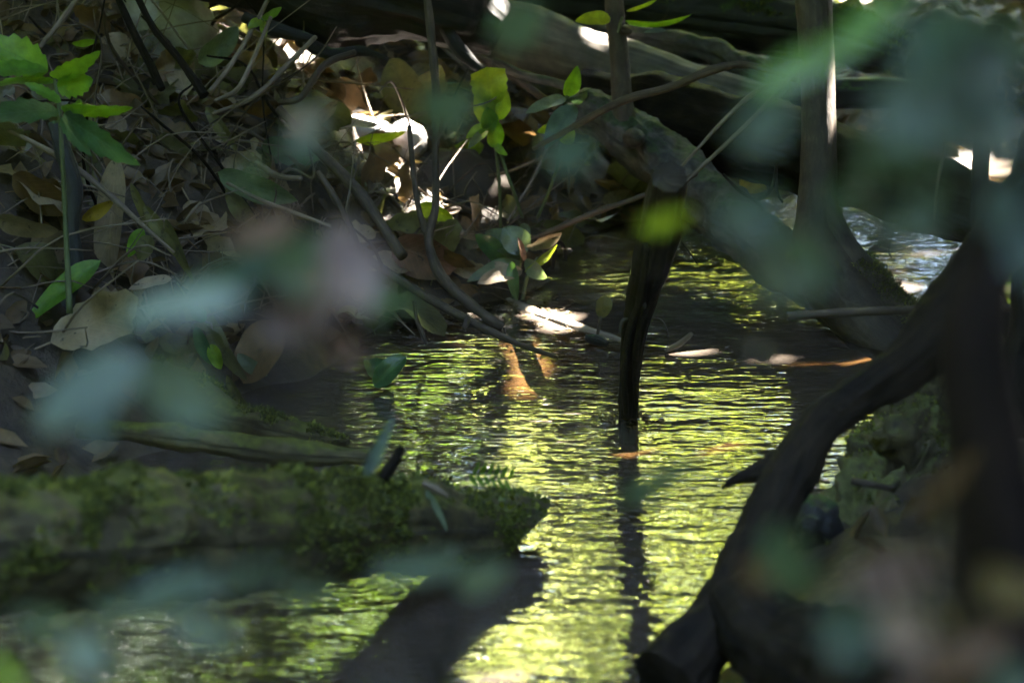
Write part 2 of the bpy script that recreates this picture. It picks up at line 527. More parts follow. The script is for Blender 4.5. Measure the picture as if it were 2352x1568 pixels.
# ---------------------------------------------------------------- leaves
def leaf_geo(L, Wd_, a=0.6, b=0.8, nu=14, nv=6, fold=0.25, curl=0.3, wave=0.06, seed=0, teeth=0, tooth=0.0, stalk=0.0, twist=0.0, torn=0.0):
    r = np.random.default_rng(int(seed) + 1000)
    t = np.linspace(0, 1, nu + 1)
    wid = (np.maximum(t, 0) ** a) * (np.maximum(1 - t, 0) ** b)
    wid = wid / wid.max()
    if teeth:
        wid = wid * (1 + tooth * (((t * teeth) % 1.0) - 0.5) * 2)
    if torn:
        wid = wid * (1 - torn * np.clip(r.normal(0, 1, nu + 1), 0, 1.5))
    s = np.linspace(-1, 1, nv + 1)
    ph = r.uniform(0, 6, 4)
    T, S = np.meshgrid(t, s, indexing='ij')
    half = 0.5 * Wd_ * wid[:, None]
    yy = S * half
    zz = fold * np.abs(yy) + wave * Wd_ * np.sin(T * 9 + ph[0] + S * 1.3) * np.abs(S) * wid[:, None] + 0.35 * wave * Wd_ * np.sin(T * 17 + ph[1]) * S * wid[:, None]
    xx = T * L
    tw = twist * (T - 0.3)
    yy, zz = yy * np.cos(tw) - zz * np.sin(tw), yy * np.sin(tw) + zz * np.cos(tw)
    if abs(curl) > 1e-4:
        R = L / curl
        ang = xx / R
        X2 = (R - zz) * np.sin(ang)
        Z2 = R - (R - zz) * np.cos(ang)
        Z2 = -Z2 + 2 * zz * 0 
        xx, zz = (R + zz) * np.sin(ang), (R + zz) * np.cos(ang) - R
    V = np.stack([xx, yy, zz], -1).reshape(-1, 3)
    uv = np.stack([T, S], -1).reshape(-1, 2)
    I = np.arange((nu + 1) * (nv + 1)).reshape(nu + 1, nv + 1)
    Fq = np.stack([I[:-1, :-1], I[1:, :-1], I[1:, 1:], I[:-1, 1:]], -1).reshape(-1, 4)
    faces = [tuple(int(k) for k in q) for q in Fq]
    if stalk > 0:
        rr = max(0.0008, Wd_ * 0.022)
        k = len(V)
        pts = [(0.0, 0, 0), (-stalk, 0, -stalk * 0.15)]
        cs = []
        for (x0, y0, z0) in pts:
            for q in range(4):
                cs.append((x0, y0 + rr * math.cos(q * math.pi / 2), z0 + rr * math.sin(q * math.pi / 2)))
        V = np.vstack([V, cs]); uv = np.vstack([uv, np.zeros((8, 2))])
        for q in range(4):
            faces.append((k + q, k + (q + 1) % 4, k + 4 + (q + 1) % 4, k + 4 + q))
    return V, faces, uv

def frame(p0, p1, roll=0.0, face=None):
    """leaf matrix: X from p0 to p1, Z turned to the camera, then rolled about X (degrees)"""
    p0 = Vector(p0); p1 = Vector(p1)
    x = (p1 - p0).normalized()
    to = Vector(face) if face is not None else (Vector(CAMP) - p0).normalized()
    z = to - x * to.dot(x)
    z.normalize()
    z = Matrix.Rotation(math.radians(roll), 3, x) @ z
    y = z.cross(x)
    m = Matrix((x, y, z)).transposed().to_4x4()
    m.translation = p0
    return m

_seed = [0]
def leaf(name, mat, pa, pb, da, db, wpx, roll=0, parent=None, label=None, cat='leaf', group=None, **k):
    """one leaf from pixel a at depth da to pixel b at depth db"""
    p0, p1 = P(*pa, da), P(*pb, db)
    L = float(np.linalg.norm(p1 - p0))
    wid = wpx * (da + db) * 0.5 / FX
    _seed[0] += 1
    k.setdefault('seed', _seed[0])
    me = mesh_from(name, *leaf_geo(L, wid, **k))
    o = link(name, me, mat, parent, frame(p0, p1, roll))
    if parent is None:
        tag(o, label, cat, group)
    return o

# leaf materials
M_dead = leaf_mat('dead_leaf_brown', (0.06, 0.033, 0.013), (0.135, 0.08, 0.036), (0.25, 0.15, 0.06), 0.25, 0.55, 0.5, 0.25)
M_olive = leaf_mat('dead_leaf_olive', (0.055, 0.05, 0.017), (0.10, 0.088, 0.03), (0.2, 0.2, 0.05), 0.25, 0.5, 0.7, 0.3)
M_pale = leaf_mat('dead_leaf_pale', (0.18, 0.13, 0.08), (0.27, 0.20, 0.125), (0.3, 0.25, 0.15), 0.2, 0.6, 0.45, 0.25)
M_holes = leaf_mat('skeleton_leaf', (0.30, 0.28, 0.26), (0.34, 0.31, 0.29), None, 0.2, 0.7, 0.2, 0.4, holes=True)
M_green = leaf_mat('fresh_green_leaf', (0.06, 0.16, 0.02), (0.09, 0.19, 0.025), (0.32, 0.55, 0.03), 0.5, 0.35, 0.25, 0.4, spotcol=(0.05, 0.05, 0.015))
M_lime = leaf_mat('lime_green_leaf', (0.11, 0.19, 0.02), (0.15, 0.22, 0.02), (0.48, 0.62, 0.03), 0.55, 0.35, 0.4, 0.5, spotcol=(0.06, 0.05, 0.015))
M_dark = leaf_mat('dark_green_leaf', (0.03, 0.07, 0.03), (0.045, 0.09, 0.035), (0.12, 0.25, 0.04), 0.3, 0.3, 0.0, 0.3)
M_sage = leaf_mat('sage_leaf', (0.10, 0.13, 0.085), (0.15, 0.17, 0.11), (0.2, 0.28, 0.08), 0.3, 0.35, 0.2, 0.3)
M_yel = leaf_mat('yellow_leaf', (0.28, 0.19, 0.02), (0.32, 0.22, 0.03), (0.5, 0.35, 0.03), 0.4, 0.5, 0.4, 0.2)
M_rust = leaf_mat('rust_leaf', (0.10, 0.05, 0.028), (0.13, 0.06, 0.035), (0.2, 0.07, 0.03), 0.08, 0.5, 0.5, 0.3)
M_teal = leaf_mat('bluish_green_leaf', (0.058, 0.085, 0.076), (0.078, 0.105, 0.094), (0.12, 0.22, 0.08), 0.25, 0.35, 0.0, 0.15)
M_pink = leaf_mat('pinkish_leaf', (0.20, 0.155, 0.165), (0.25, 0.19, 0.20), (0.25, 0.15, 0.12), 0.2, 0.4, 0.0, 0.15)
M_blush = leaf_mat('blush_leaf', (0.17, 0.11, 0.095), (0.22, 0.14, 0.12), (0.25, 0.15, 0.12), 0.2, 0.5, 0.0, 0.15)
M_mist = leaf_mat('misty_green_leaf', (0.12, 0.16, 0.13), (0.15, 0.19, 0.16), (0.2, 0.3, 0.15), 0.25, 0.4, 0.0, 0.15)
M_shade = leaf_mat('silhouette_leaf', (0.012, 0.009, 0.007), (0.02, 0.014, 0.01), None, 0.1, 0.8, 0, 0.1, spec=.1)  # near-black so the leaf reads as a silhouette; shade is in the colour
M_litter = leaf_mat('litter_leaf', (0.035, 0.02, 0.009), (0.125, 0.08, 0.036), (0.22, 0.16, 0.06), 0.25, 0.55, 0.4, 0.25, island=True)
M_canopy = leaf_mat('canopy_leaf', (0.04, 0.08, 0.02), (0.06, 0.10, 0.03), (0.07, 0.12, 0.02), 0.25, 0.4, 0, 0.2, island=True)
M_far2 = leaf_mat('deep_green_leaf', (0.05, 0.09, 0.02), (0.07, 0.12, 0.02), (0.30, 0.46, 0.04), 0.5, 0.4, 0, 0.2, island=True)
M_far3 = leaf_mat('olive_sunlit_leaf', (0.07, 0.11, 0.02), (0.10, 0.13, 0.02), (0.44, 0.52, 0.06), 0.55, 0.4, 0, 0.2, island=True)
M_far = leaf_mat('sunlit_leaf', (0.09, 0.13, 0.02), (0.12, 0.15, 0.025), (0.74, 0.80, 0.22), 0.75, 0.4, 0, 0.2, island=True)  # brightest of the far leaf copies, sunlight partly put into its colour
# bark
B_black = bark_mat('rotten_black_bark', (0.006, 0.005, 0.005), (0.04, 0.034, 0.03), (0.04, 0.07, 0.015), 0.05, bump=1.0)
B_char = bark_mat('charred_bark', (0.008, 0.008, 0.009), (0.05, 0.05, 0.052), (0.05, 0.09, 0.02), 0.22, bump=1.0, rough=0.6)
B_grey = bark_mat('bare_grey_wood', (0.08, 0.068, 0.054), (0.25, 0.215, 0.175), None, stretch=16, scale=30, bump=0.35)
B_root = bark_mat('grey_root_bark', (0.018, 0.016, 0.015), (0.13, 0.12, 0.115), (0.05, 0.07, 0.03), 0.2, stretch=2.0, scale=30, bump=1.0)
B_trunk = bark_mat('young_trunk_bark', (0.035, 0.026, 0.02), (0.085, 0.066, 0.05), (0.05, 0.08, 0.025), 0.02, stretch=2.5, scale=40, bump=0.5)
B_dark = bark_mat('dark_wet_bark', (0.004, 0.0026, 0.0018), (0.028, 0.019, 0.012), None, stretch=4, scale=34, bump=1.0, spec=.14)
B_sap = bark_mat('black_sapling_bark', (0.006, 0.0035, 0.003), (0.02, 0.012, 0.010), None, stretch=6, scale=28, bump=0.5, spec=.1)
B_stake = bark_mat('wet_stake_wood', (0.012, 0.009, 0.006), (0.07, 0.05, 0.032), None, stretch=14, scale=55, bump=0.9, rough=0.5)
B_moss = bark_mat('mossy_bark', (0.02, 0.016, 0.008), (0.16, 0.13, 0.055), (0.10, 0.105, 0.014), 0.30, stretch=2.2, scale=24, bump=1.0)
B_twig = bark_mat('twig_bark', (0.035, 0.024, 0.018), (0.12, 0.085, 0.06), None, stretch=5, scale=60, bump=0.4)
B_pale = bark_mat('pale_twig_bark', (0.10, 0.075, 0.055), (0.26, 0.20, 0.15), None, stretch=6, scale=60, bump=0.3)
B_sub = bark_mat('sunken_wood', (0.14, 0.10, 0.07), (0.36, 0.29, 0.23), None, stretch=8, scale=26, bump=0.4)
B_stem = bark_mat('green_stem', (0.05, 0.07, 0.03), (0.13, 0.15, 0.07), None, stretch=8, scale=60, bump=0.1)
B_mound = bark_mat('mossy_stump_bark', (0.010, 0.008, 0.005), (0.17, 0.14, 0.065), (0.11, 0.115, 0.03), 0.28, stretch=1.4, scale=20, bump=1.0)
def moss_mat():
    m, ns, ls = new_mat('moss')
    g = N(ns, 'ShaderNodeNewGeometry')
    c = ramp(ns, ls, g.outputs['Random Per Island'], [(0.0, (0.024, 0.03, 0.005)), (0.6, (0.09, 0.105, 0.012)), (1.0, (0.20, 0.205, 0.025))])
    b = N(ns, 'ShaderNodeBsdfPrincipled', Roughness=0.7); ls.new(c, b.inputs['Base Color'])
    t = N(ns, 'ShaderNodeBsdfTranslucent'); ls.new(c, t.inputs[0])
    mx = N(ns, 'ShaderNodeMixShader', Fac=0.3); ls.new(b.outputs[0], mx.inputs[1]); ls.new(t.outputs[0], mx.inputs[2])
    o = N(ns, 'ShaderNodeOutputMaterial'); ls.new(mx.outputs[0], o.inputs[0])
    return m
M_moss = moss_mat()
def stone_mat():
    m, ns, ls = new_mat('pale_stone')
    tc = N(ns, 'ShaderNodeTexCoord')
    n = N(ns, 'ShaderNodeTexNoise', Scale=18.0, Detail=8.0, Roughness=0.65); ls.new(tc.outputs['Object'], n.inputs['Vector'])
    c = ramp(ns, ls, n.outputs[0], [(0.3, (0.16, 0.14, 0.12)), (0.55, (0.33, 0.30, 0.28)), (0.75, (0.45, 0.42, 0.40))])
    b = N(ns, 'ShaderNodeBsdfPrincipled', Roughness=0.65); ls.new(c, b.inputs['Base Color'])
    bu = N(ns, 'ShaderNodeBump', Strength=0.7, Distance=0.01); ls.new(n.outputs[0], bu.inputs['Height']); ls.new(bu.outputs[0], b.inputs['Normal'])
    o = N(ns, 'ShaderNodeOutputMaterial'); ls.new(b.outputs[0], o.inputs[0])
    return m
M_stone = stone_mat()

def moss_on(parent, src, count, size, seed, zmin=-0.2, patch=10.0, thr=0.0, name='moss'):
    """short tufts of moss grown from the upper faces of a log"""
    r = np.random.default_rng(seed)
    me = src.data
    np_ = len(me.polygons)
    ce = np.zeros(np_ * 3, np.float32); me.polygons.foreach_get('center', ce); ce = ce.reshape(-1, 3)
    no = np.zeros(np_ * 3, np.float32); me.polygons.foreach_get('normal', no); no = no.reshape(-1, 3)
    ar = np.zeros(np_, np.float32); me.polygons.foreach_get('area', ar)
    f = fbm(ce * patch + seed, 3)
    wgt = ar * np.clip((no[:, 2] - zmin) * 1.2, 0, 1) * (f > thr)
    if wgt.sum() <= 0: return None
    k = r.choice(np_, count, p=wgt / wgt.sum())
    c = ce[k] + r.normal(0, 1, (count, 3)) * np.sqrt(ar[k])[:, None] * 0.5
    n = no[k] + r.normal(0, 0.45, (count, 3)); n /= np.linalg.norm(n, axis=1)[:, None]
    s = np.cross(n, r.normal(0, 1, (count, 3))); s /= np.linalg.norm(s, axis=1)[:, None]
    h = size * r.uniform(0.5, 1.4, count)[:, None]
    wd = h * 0.35
    c = c - n * h * 0.15
    V = np.stack([c - s * wd, c + s * wd, c + s * wd * .5 + n * h * .7, c + n * h], 1).reshape(-1, 3)
    Fq = np.arange(count * 4).reshape(count, 4)
    o = link(name, mesh_from(name, V, Fq, smooth=False), M_moss, None)
    o.parent = parent
    o['kind'] = 'stuff'
    if parent.type == 'EMPTY':
        o.matrix_local = Matrix.Translation(-Vector(parent.location))
    return o

# ================================================================ LOGS AND TREES
def log_thing(name, label, cat, path, mat, body='trunk', group=None, **k):
    c = P(*path[len(path) // 2][:3])
    e = empty(name, c, label, cat, group)
    o = limb(body, path, mat, e, **k)
    return e, o

# mossy log, lower left
e, o = log_thing('mossy_log', 'thick moss-covered log slanting from the lower left into the water, nearest the camera', 'log',
    [(-330, 1252, 2.45, 152), (-100, 1258, 2.58, 150), (130, 1252, 2.72, 148), (330, 1232, 2.86, 142), (430, 1238, 2.92, 150), (620, 1230, 3.05, 132),
     (850, 1212, 3.25, 114), (1050, 1206, 3.42, 96), (1180, 1208, 3.5, 80), (1300, 1230, 3.6, 68)], B_moss, n=190, seg=72, rough=0.17, nscale=13, ridge=0.14, ridge_k=10, seed=1,
    cut=(P(1240, 1182, 3.5), (RGT * .58 - UPV * .80 + FWD * .12) / 1.0))
moss_on(e, o, 52000, 0.0052, 5, zmin=-0.20, patch=14, thr=0.12)
moss_on(e, o, 1800, 0.010, 6, zmin=0.35, patch=8, thr=0.2)
limb('broken_twig', [(880, 1100, 3.2, 16), (905, 1060, 3.2, 14), (925, 1025, 3.2, 11)], B_dark, e, n=12, seg=10, rough=.25)
limb('split_edge', [(1075, 1288, 3.43, 3), (1150, 1255, 3.47, 4), (1215, 1212, 3.51, 4), (1258, 1168, 3.56, 3)], B_pale, e, n=24, seg=6, rough=.3)
# slim logs behind it
log_thing('slim_log', 'slim smooth grey-green log lying between the mossy log and the bank', 'log',
    [(180, 985, 3.75, 22), (330, 992, 3.72, 28), (520, 1020, 3.68, 29), (700, 1040, 3.66, 27), (850, 1050, 3.64, 20)], B_moss, n=110, seg=30, rough=0.26, nscale=18, ridge=.16, seed=2)
e, o = log_thing('tapered_log', 'rough tapering log with cracked bark sloping down to the still water', 'log',
    [(250, 830, 4.3, 50), (380, 880, 4.2, 52), (520, 950, 4.1, 46), (650, 985, 4.02, 34), (740, 1004, 3.98, 20), (800, 1014, 3.95, 8)], B_moss, n=90, seg=36, rough=0.22, nscale=16, ridge=.15, seed=3)
moss_on(e, o, 3000, 0.006, 8, zmin=0.2, patch=14, thr=0.1)
# big black log, top left
e, o = log_thing('black_log', 'huge rotten black log hanging over the top left of the bank', 'log',
    [(380, -120, 5.0, 120), (560, -90, 5.05, 130), (760, -45, 5.1, 145), (960, 0, 5.15, 128), (1080, 40, 5.2, 105), (1150, 75, 5.2, 70)], B_black, n=110, seg=48, rough=0.22, nscale=7, ridge=.22, ridge_k=8, seed=4)
for q in [[(690, 90, 5.1, 18), (760, 125, 5.0, 14), (830, 118, 5.0, 12), (890, 135, 4.98, 5)], [(560, 40, 5.0, 16), (640, 70, 4.98, 15), (720, 92, 4.98, 10)],
          [(1020, 60, 5.1, 20), (1060, 120, 5.1, 18), (1110, 165, 5.1, 10)]]:
    limb('root', q, B_black, e, n=20, seg=12, rough=.3, nscale=20)
# bare grey log
log_thing('grey_log', 'bare grey broken log running down from the top centre behind the thin trunk', 'log',
    [(1110, 55, 5.75, 82), (1220, 92, 5.75, 84), (1340, 130, 5.72, 72), (1470, 168, 5.68, 62), (1620, 205, 5.62, 52), (1780, 240, 5.55, 40)], B_grey, n=80, seg=36, rough=0.10, nscale=9, ridge=.12, seed=6, jag=0.03)
log_thing('bark_strip_log', 'rough brown log with peeling bark lying on the grey log', 'log',
    [(1330, 62, 5.85, 20), (1460, 84, 5.8, 26), (1600, 112, 5.75, 34), (1720, 160, 5.65, 34), (1800, 205, 5.6, 20)], B_root, n=60, seg=24, rough=0.3, nscale=20, ridge=.2, seed=7)
# charred log across the top right
e, o = log_thing('charred_log', 'long charred black log with mossy top crossing the top right', 'log',
    [(1080, -30, 6.5, 75), (1300, -10, 6.45, 82), (1560, 28, 6.4, 80), (1800, 58, 6.35, 76), (1960, 92, 6.3, 70), (2080, 128, 6.25, 52)], B_char, n=140, seg=48, rough=0.14, nscale=9, ridge=.22, ridge_k=12, seed=8, jag=0.05)
moss_on(e, o, 5000, 0.008, 9, zmin=0.45, patch=8, thr=0.05)
log_thing('short_dark_log', 'short dark log with grain ridges wedged under the charred log', 'log',
    [(1780, 215, 5.7, 40), (1950, 214, 5.65, 40), (2120, 216, 5.6, 36), (2300, 225, 5.6, 30)], B_char, n=60, seg=30, rough=0.1, nscale=9, ridge=.25, ridge_k=12, seed=9)
# heavy dark log D
log_thing('heavy_dark_log', 'heavy dark fallen log sloping over the stream behind the young tree', 'log',
    [(1330, 215, 5.6, 60), (1500, 262, 5.45, 88), (1700, 310, 5.3, 95), (1900, 365, 5.1, 92), (2080, 425, 4.9, 88), (2250, 490, 4.75, 82), (2450, 560, 4.6, 80)], B_dark, n=120, seg=44, rough=0.15, nscale=9, ridge=.2, ridge_k=9, seed=10)
# diagonal root/log with young tree
e = empty('young_tree', W(1960, 760), 'young tree with slim straight trunk and a smooth root flaring into the stream', 'tree')
limb('trunk', [(1862, -120, 4.72, 42), (1872, 60, 4.72, 41), (1880, 250, 4.72, 40), (1880, 400, 4.72, 42), (1876, 500, 4.71, 48), (1880, 570, 4.7, 62), (1915, 650, 4.68, 74), (1975, 720, 4.65, 70), (2060, 805, 4.6, 50)], B_trunk, e, n=110, seg=30, rough=0.05, nscale=14, seed=11)
_r = limb('root', [(1886, 400, 4.71, 24), (1902, 500, 4.7, 36), (1940, 590, 4.69, 46), (2000, 665, 4.67, 54), (2075, 735, 4.65, 56), (2160, 790, 4.62, 50), (2240, 830, 4.58, 40)], B_trunk, e, n=80, seg=30, rough=0.10, nscale=14, seed=12)
moss_on(e, _r, 3500, .005, 31, zmin=-.1, patch=11, thr=.05)
e, o = log_thing('leaning_log', 'grey knotted log leaning diagonally from the thin trunk down to the young tree', 'log',
    [(1330, 240, 5.35, 42), (1420, 292, 5.3, 62), (1520, 372, 5.2, 66), (1640, 470, 5.08, 70), (1760, 560, 4.92, 72), (1860, 640, 4.8, 68), (1960, 730, 4.68, 55), (2040, 800, 4.6, 40)], B_root, n=130, seg=48, rough=0.24, nscale=17, ridge=.10, seed=13)
limb('knot', [(1455, 320, 5.2, 26), (1462, 318, 5.13, 20), (1466, 317, 5.1, 8)], B_root, e, n=10, seg=14, rough=.2)
e = empty('thin_trunk', P(1432, 270, 5.25), 'thin straight mossy trunk rising from the upper end of the leaning log', 'tree')
limb('trunk', [(1436, 300, 5.25, 30), (1428, 220, 5.25, 24), (1422, 120, 5.25, 22), (1412, 40, 5.25, 22), (1408, -140, 5.25, 21)], B_trunk, e, n=60, seg=18, rough=0.08, nscale=18, seed=14)
limb('knot', [(1432, 70, 5.22, 14), (1446, 72, 5.2, 10), (1452, 73, 5.2, 4)], B_trunk, e, n=8, seg=10, rough=.2)

# the stake
e = empty('wooden_stake', W(1443, 955), 'dark splintered wooden stake standing upright in the middle of the water', 'stake')
limb('shaft', [(1535, 405, 3.56, 46), (1524, 480, 3.64, 50), (1507, 570, 3.74, 51), (1487, 640, 3.82, 44), (1470, 705, 3.89, 37), (1455, 780, 3.97, 29), (1446, 860, 4.06, 24), (1443, 955, 4.15, 22), (1442, 1010, 4.2, 21)], B_stake, e, n=140, seg=44, rough=0.09, nscale=16, ridge=.24, ridge_k=11, seed=15)
limb('splinter', [(1488, 560, 3.69, 10), (1472, 690, 3.82, 13), (1446, 770, 3.93, 12), (1434, 860, 4.02, 9), (1438, 950, 4.11, 7)], B_stake, e, n=50, seg=12, rough=.2, ridge=.2, nscale=20)
limb('splinter', [(1480, 700, 3.82, 5), (1464, 780, 3.92, 7), (1458, 860, 4.02, 7), (1462, 935, 4.1, 4)], B_stake, e, n=30, seg=10, rough=.2)
limb('root_hook', [(1448, 730, 3.9, 5), (1430, 738, 3.9, 5), (1424, 752, 3.9, 4), (1424, 764, 3.9, 3)], B_stake, e, n=16, seg=8, rough=.1)

# dark forked root on the right
e = empty('forked_root', W(1520, 1560), 'dark forked aerial root arching down from the upper right into the near water', 'root')
limb('stem', [(2420, 330, 3.3, 75), (2330, 520, 3.3, 72), (2240, 640, 3.28, 74), (2150, 770, 3.25, 78), (2060, 850, 3.22, 60), (1960, 915, 3.2, 50), (1880, 985, 3.18, 50), (1795, 1130, 3.12, 56), (1725, 1290, 3.06, 62), (1640, 1430, 3.0, 76), (1540, 1570, 2.95, 105)], B_dark, e, n=170, seg=44, rough=0.20, nscale=17, ridge=.14, ridge_k=8, seed=16)
limb('root', [(1690, 1360, 3.0, 70), (1800, 1470, 2.92, 120), (2000, 1570, 2.8, 170), (2250, 1610, 2.7, 190), (2500, 1640, 2.6, 200)], B_dark, e, n=80, seg=40, rough=.25, nscale=14, ridge=.15, seed=26)
limb('branch_stub', [(1880, 990, 3.2, 50), (1800, 1050, 3.2, 34), (1735, 1085, 3.2, 22), (1690, 1100, 3.2, 13), (1664, 1116, 3.2, 6)], B_dark, e, n=40, seg=20, rough=.16, nscale=16, seed=17, jag=.02)
limb('branch_stub', [(1810, 1040, 3.17, 16), (1770, 1085, 3.16, 13), (1742, 1112, 3.16, 6)], B_dark, e, n=14, seg=10, rough=.2)
e = empty('dark_sapling', P(2300, 1500, 1.9), 'dark sapling stem blurred in front of the right bank', 'tree')
limb('trunk', [(2290, 420, 1.75, 40), (2270, 620, 1.75, 50), (2235, 800, 1.75, 80), (2262, 1000, 1.75, 88), (2290, 1250, 1.75, 92), (2310, 1600, 1.75, 110), (2330, 2300, 1.75, 150)], B_sap, e, n=60, seg=24, rough=.06, seed=18)
e = empty('rear_sapling', W(2330, 830), 'thin dark sapling leaning at the right edge behind the forked root', 'tree')
limb('trunk', [(2285, 60, 3.9, 22), (2262, 260, 3.9, 20), (2250, 420, 3.9, 20), (2252, 560, 3.9, 20), (2290, 700, 3.9, 24), (2400, 860, 3.9, 30)], B_dark, e, n=50, seg=16, rough=.1, seed=19)
limb('limb', [(2335, 520, 3.6, 18), (2345, 620, 3.6, 20), (2352, 760, 3.6, 34), (2330, 900, 3.6, 60), (2350, 1100, 3.6, 80)], B_dark, e, n=40, seg=16, rough=.1, seed=20)

# mossy stump, right bank
e = empty('mossy_stump', W(2090, 1060), 'pale mossy old stump with dark hollows on the right bank', 'stump')
o = limb('trunk', [(2180, 860, 3.85, 60), (2120, 980, 3.78, 100), (2090, 1080, 3.7, 125), (2040, 1180, 3.62, 150), (1990, 1280, 3.52, 170), (1960, 1420, 3.42, 190)], B_mound, e, n=150, seg=110, rough=0.50, nscale=15, ridge=.32, ridge_k=9, seed=21)
moss_on(e, o, 5000, 0.006, 19, zmin=-0.4, patch=12, thr=0.05)
limb('knot', [(2060, 1010, 3.62, 44), (2050, 1005, 3.56, 36), (2042, 1003, 3.54, 10)], B_mound, e, n=24, seg=30, rough=.8, nscale=34, ridge=.3)
limb('knot', [(1890, 1215, 3.45, 46), (1870, 1205, 3.38, 40), (1862, 1200, 3.35, 12)], B_char, e, n=24, seg=30, rough=.8, nscale=34, ridge=.3)
limb('broken_twig', [(1955, 1103, 3.42, 10), (2000, 1112, 3.42, 9), (2050, 1122, 3.45, 8)], B_twig, e, n=12, seg=8, rough=.1)
e, o = log_thing('bank_root', 'rugged greenish root mass on the far right bank above the mossy stump', 'root',
    [(2200, 760, 4.25, 40), (2270, 790, 4.2, 70), (2350, 830, 4.1, 95), (2450, 880, 4.0, 110)], B_mound, n=50, seg=36, rough=0.4, nscale=16, seed=22)

# submerged log and bits in the water
log_thing('sunken_log', 'pale waterlogged log lying just awash in the shallows left of the stake', 'log',
    [(x_, y_, (CAM_H + .012) / (sp + (y_ - 784) / FX * cp), r_) for x_, y_, r_ in ((1120, 672, 12), (1210, 722, 22), (1300, 756, 24), (1390, 783, 22), (1460, 806, 14))], B_sub, body='wood', n=60, seg=20, rough=.12, nscale=18, ridge=.1, seed=23)

# ---------------------------------------------------------------- branches and sticks
def stick(name, label, path, mat=None, cat='branch', group=None, side=(), n=40, seg=10, rough=.12):
    c = P(*path[0][:3])
    if not side:
        b = MB()
        V, f, uv = tube_geo(pix(path), prad(path), n=n, seg=seg, rough=rough, nscale=30, seed=len(label))
        o = link(name, mesh_from(name, V - c, f, uv), mat or B_twig, None, Matrix.Translation(Vector(c)))
        return tag(o, label, cat, group)
    e = empty(name, c, label, cat, group)
    limb('stem', path, mat or B_twig, e, n=n, seg=seg, rough=rough, nscale=30)
    for s in side:
        limb('twig', s, mat or B_twig, e, n=14, seg=6, rough=rough, nscale=30)
    return e

stick('branch', 'straight dark branch slanting down the middle of the bank', [(640, 250, 4.75, 9), (730, 345, 4.7, 12), (830, 450, 4.62, 14), (925, 590, 4.55, 13)], B_twig, n=60, seg=12)
stick('branch', 'long thin branch slanting off the bank with its tip in the water', [(760, 540, 4.5, 6), (870, 612, 4.48, 10), (980, 682, 4.46, 11), (1100, 748, 4.45, 10), (1200, 793, 4.46, 7), (1280, 820, 4.5, 4)], B_twig,
      side=[[(1075, 735, 4.44, 9), (1068, 752, 4.42, 7), (1066, 758, 4.42, 3)], [(880, 615, 4.47, 4), (850, 560, 4.47, 3), (780, 500, 4.5, 2)]], n=90, seg=12)
stick('branch', 'dark vertical vine bending at the waterline into a blunt stick', [(975, -60, 4.75, 9), (992, 100, 4.72, 10), (1002, 230, 4.7, 10), (1000, 360, 4.68, 9), (1000, 470, 4.66, 9), (985, 550, 4.62, 10), (1000, 610, 4.58, 13), (1035, 660, 4.56, 13), (1100, 715, 4.55, 12), (1155, 752, 4.55, 11)], B_twig,
      side=[[(985, 552, 4.62, 8), (962, 480, 4.66, 7), (950, 400, 4.7, 7), (940, 290, 4.75, 6)], [(1158, 752, 4.54, 3), (1162, 775, 4.54, 1.5)]], n=110, seg=12)
stick('twig', 'short dark twig dangling to the water under the long branch', [(950, 690, 4.5, 4), (958, 735, 4.5, 5), (972, 770, 4.5, 5), (980, 790, 4.5, 3)], cat='twig')
stick('branch', 'slender brown branch sweeping up to the right across the grey log', [(1225, 342, 4.9, 5), (1320, 290, 4.85, 8), (1430, 232, 4.8, 10), (1540, 200, 4.78, 10), (1640, 160, 4.76, 11), (1720, 150, 4.76, 8), (1830, 185, 4.75, 6)], B_twig, n=70)
stick('branch', 'thin forked twig descending from the young tree to the leaning log', [(1842, 140, 4.6, 6), (1770, 230, 4.6, 6), (1700, 300, 4.6, 5), (1610, 385, 4.6, 5), (1520, 470, 4.55, 4), (1480, 505, 4.5, 3)], B_pale,
      side=[[(1815, 180, 4.6, 5), (1740, 210, 4.6, 6), (1690, 250, 4.6, 6), (1640, 300, 4.6, 5), (1600, 345, 4.6, 4), (1540, 410, 4.6, 3)]], n=60, seg=8)
stick('branch', 'horizontal bare stick jutting left from the forked root over the stream', [(1808, 727, 3.75, 9), (1900, 720, 3.75, 10), (2050, 713, 3.75, 10), (2200, 708, 3.75, 10), (2300, 706, 3.75, 9), (2460, 720, 3.75, 9)], B_twig, n=60)
stick('twig', 'short pale stick poking from the bright water right of the stake', [(1530, 804, 4.55, 5), (1560, 790, 4.53, 7), (1588, 767, 4.5, 6)], B_pale, cat='twig')
stick('twig', 'dark branch reaching right along the water edge below the leaf plant', [(1190, 560, 4.95, 5), (1270, 528, 4.95, 7), (1370, 487, 4.95, 7), (1470, 452, 4.95, 6), (1600, 400, 5.0, 5)], B_twig, cat='twig')
stick('twig', 'forked dark twig hanging below the heavy dark log', [(1660, 400, 4.6, 3), (1700, 440, 4.6, 4), (1740, 465, 4.6, 4), (1752, 485, 4.6, 2)], B_dark, cat='twig',
      side=[[(1738, 462, 4.6, 3), (1768, 440, 4.6, 4), (1785, 375, 4.6, 3)], [(1782, 390, 4.6, 4), (1785, 440, 4.6, 4), (1798, 465, 4.6, 3)]])
stick('twig', 'thin reddish stem standing before the far right log', [(2172, 330, 4.2, 3), (2160, 385, 4.2, 5), (2152, 430, 4.2, 4), (2146, 505, 4.2, 3)], B_pale, cat='twig')
stick('twig', 'fine hooked rootlet dangling over the pale water patch', [(2075, 500, 4.3, 1.5), (2050, 540, 4.3, 1.5), (2042, 575, 4.3, 1.5), (2048, 592, 4.3, 2)], B_dark, cat='twig', n=16, seg=5)
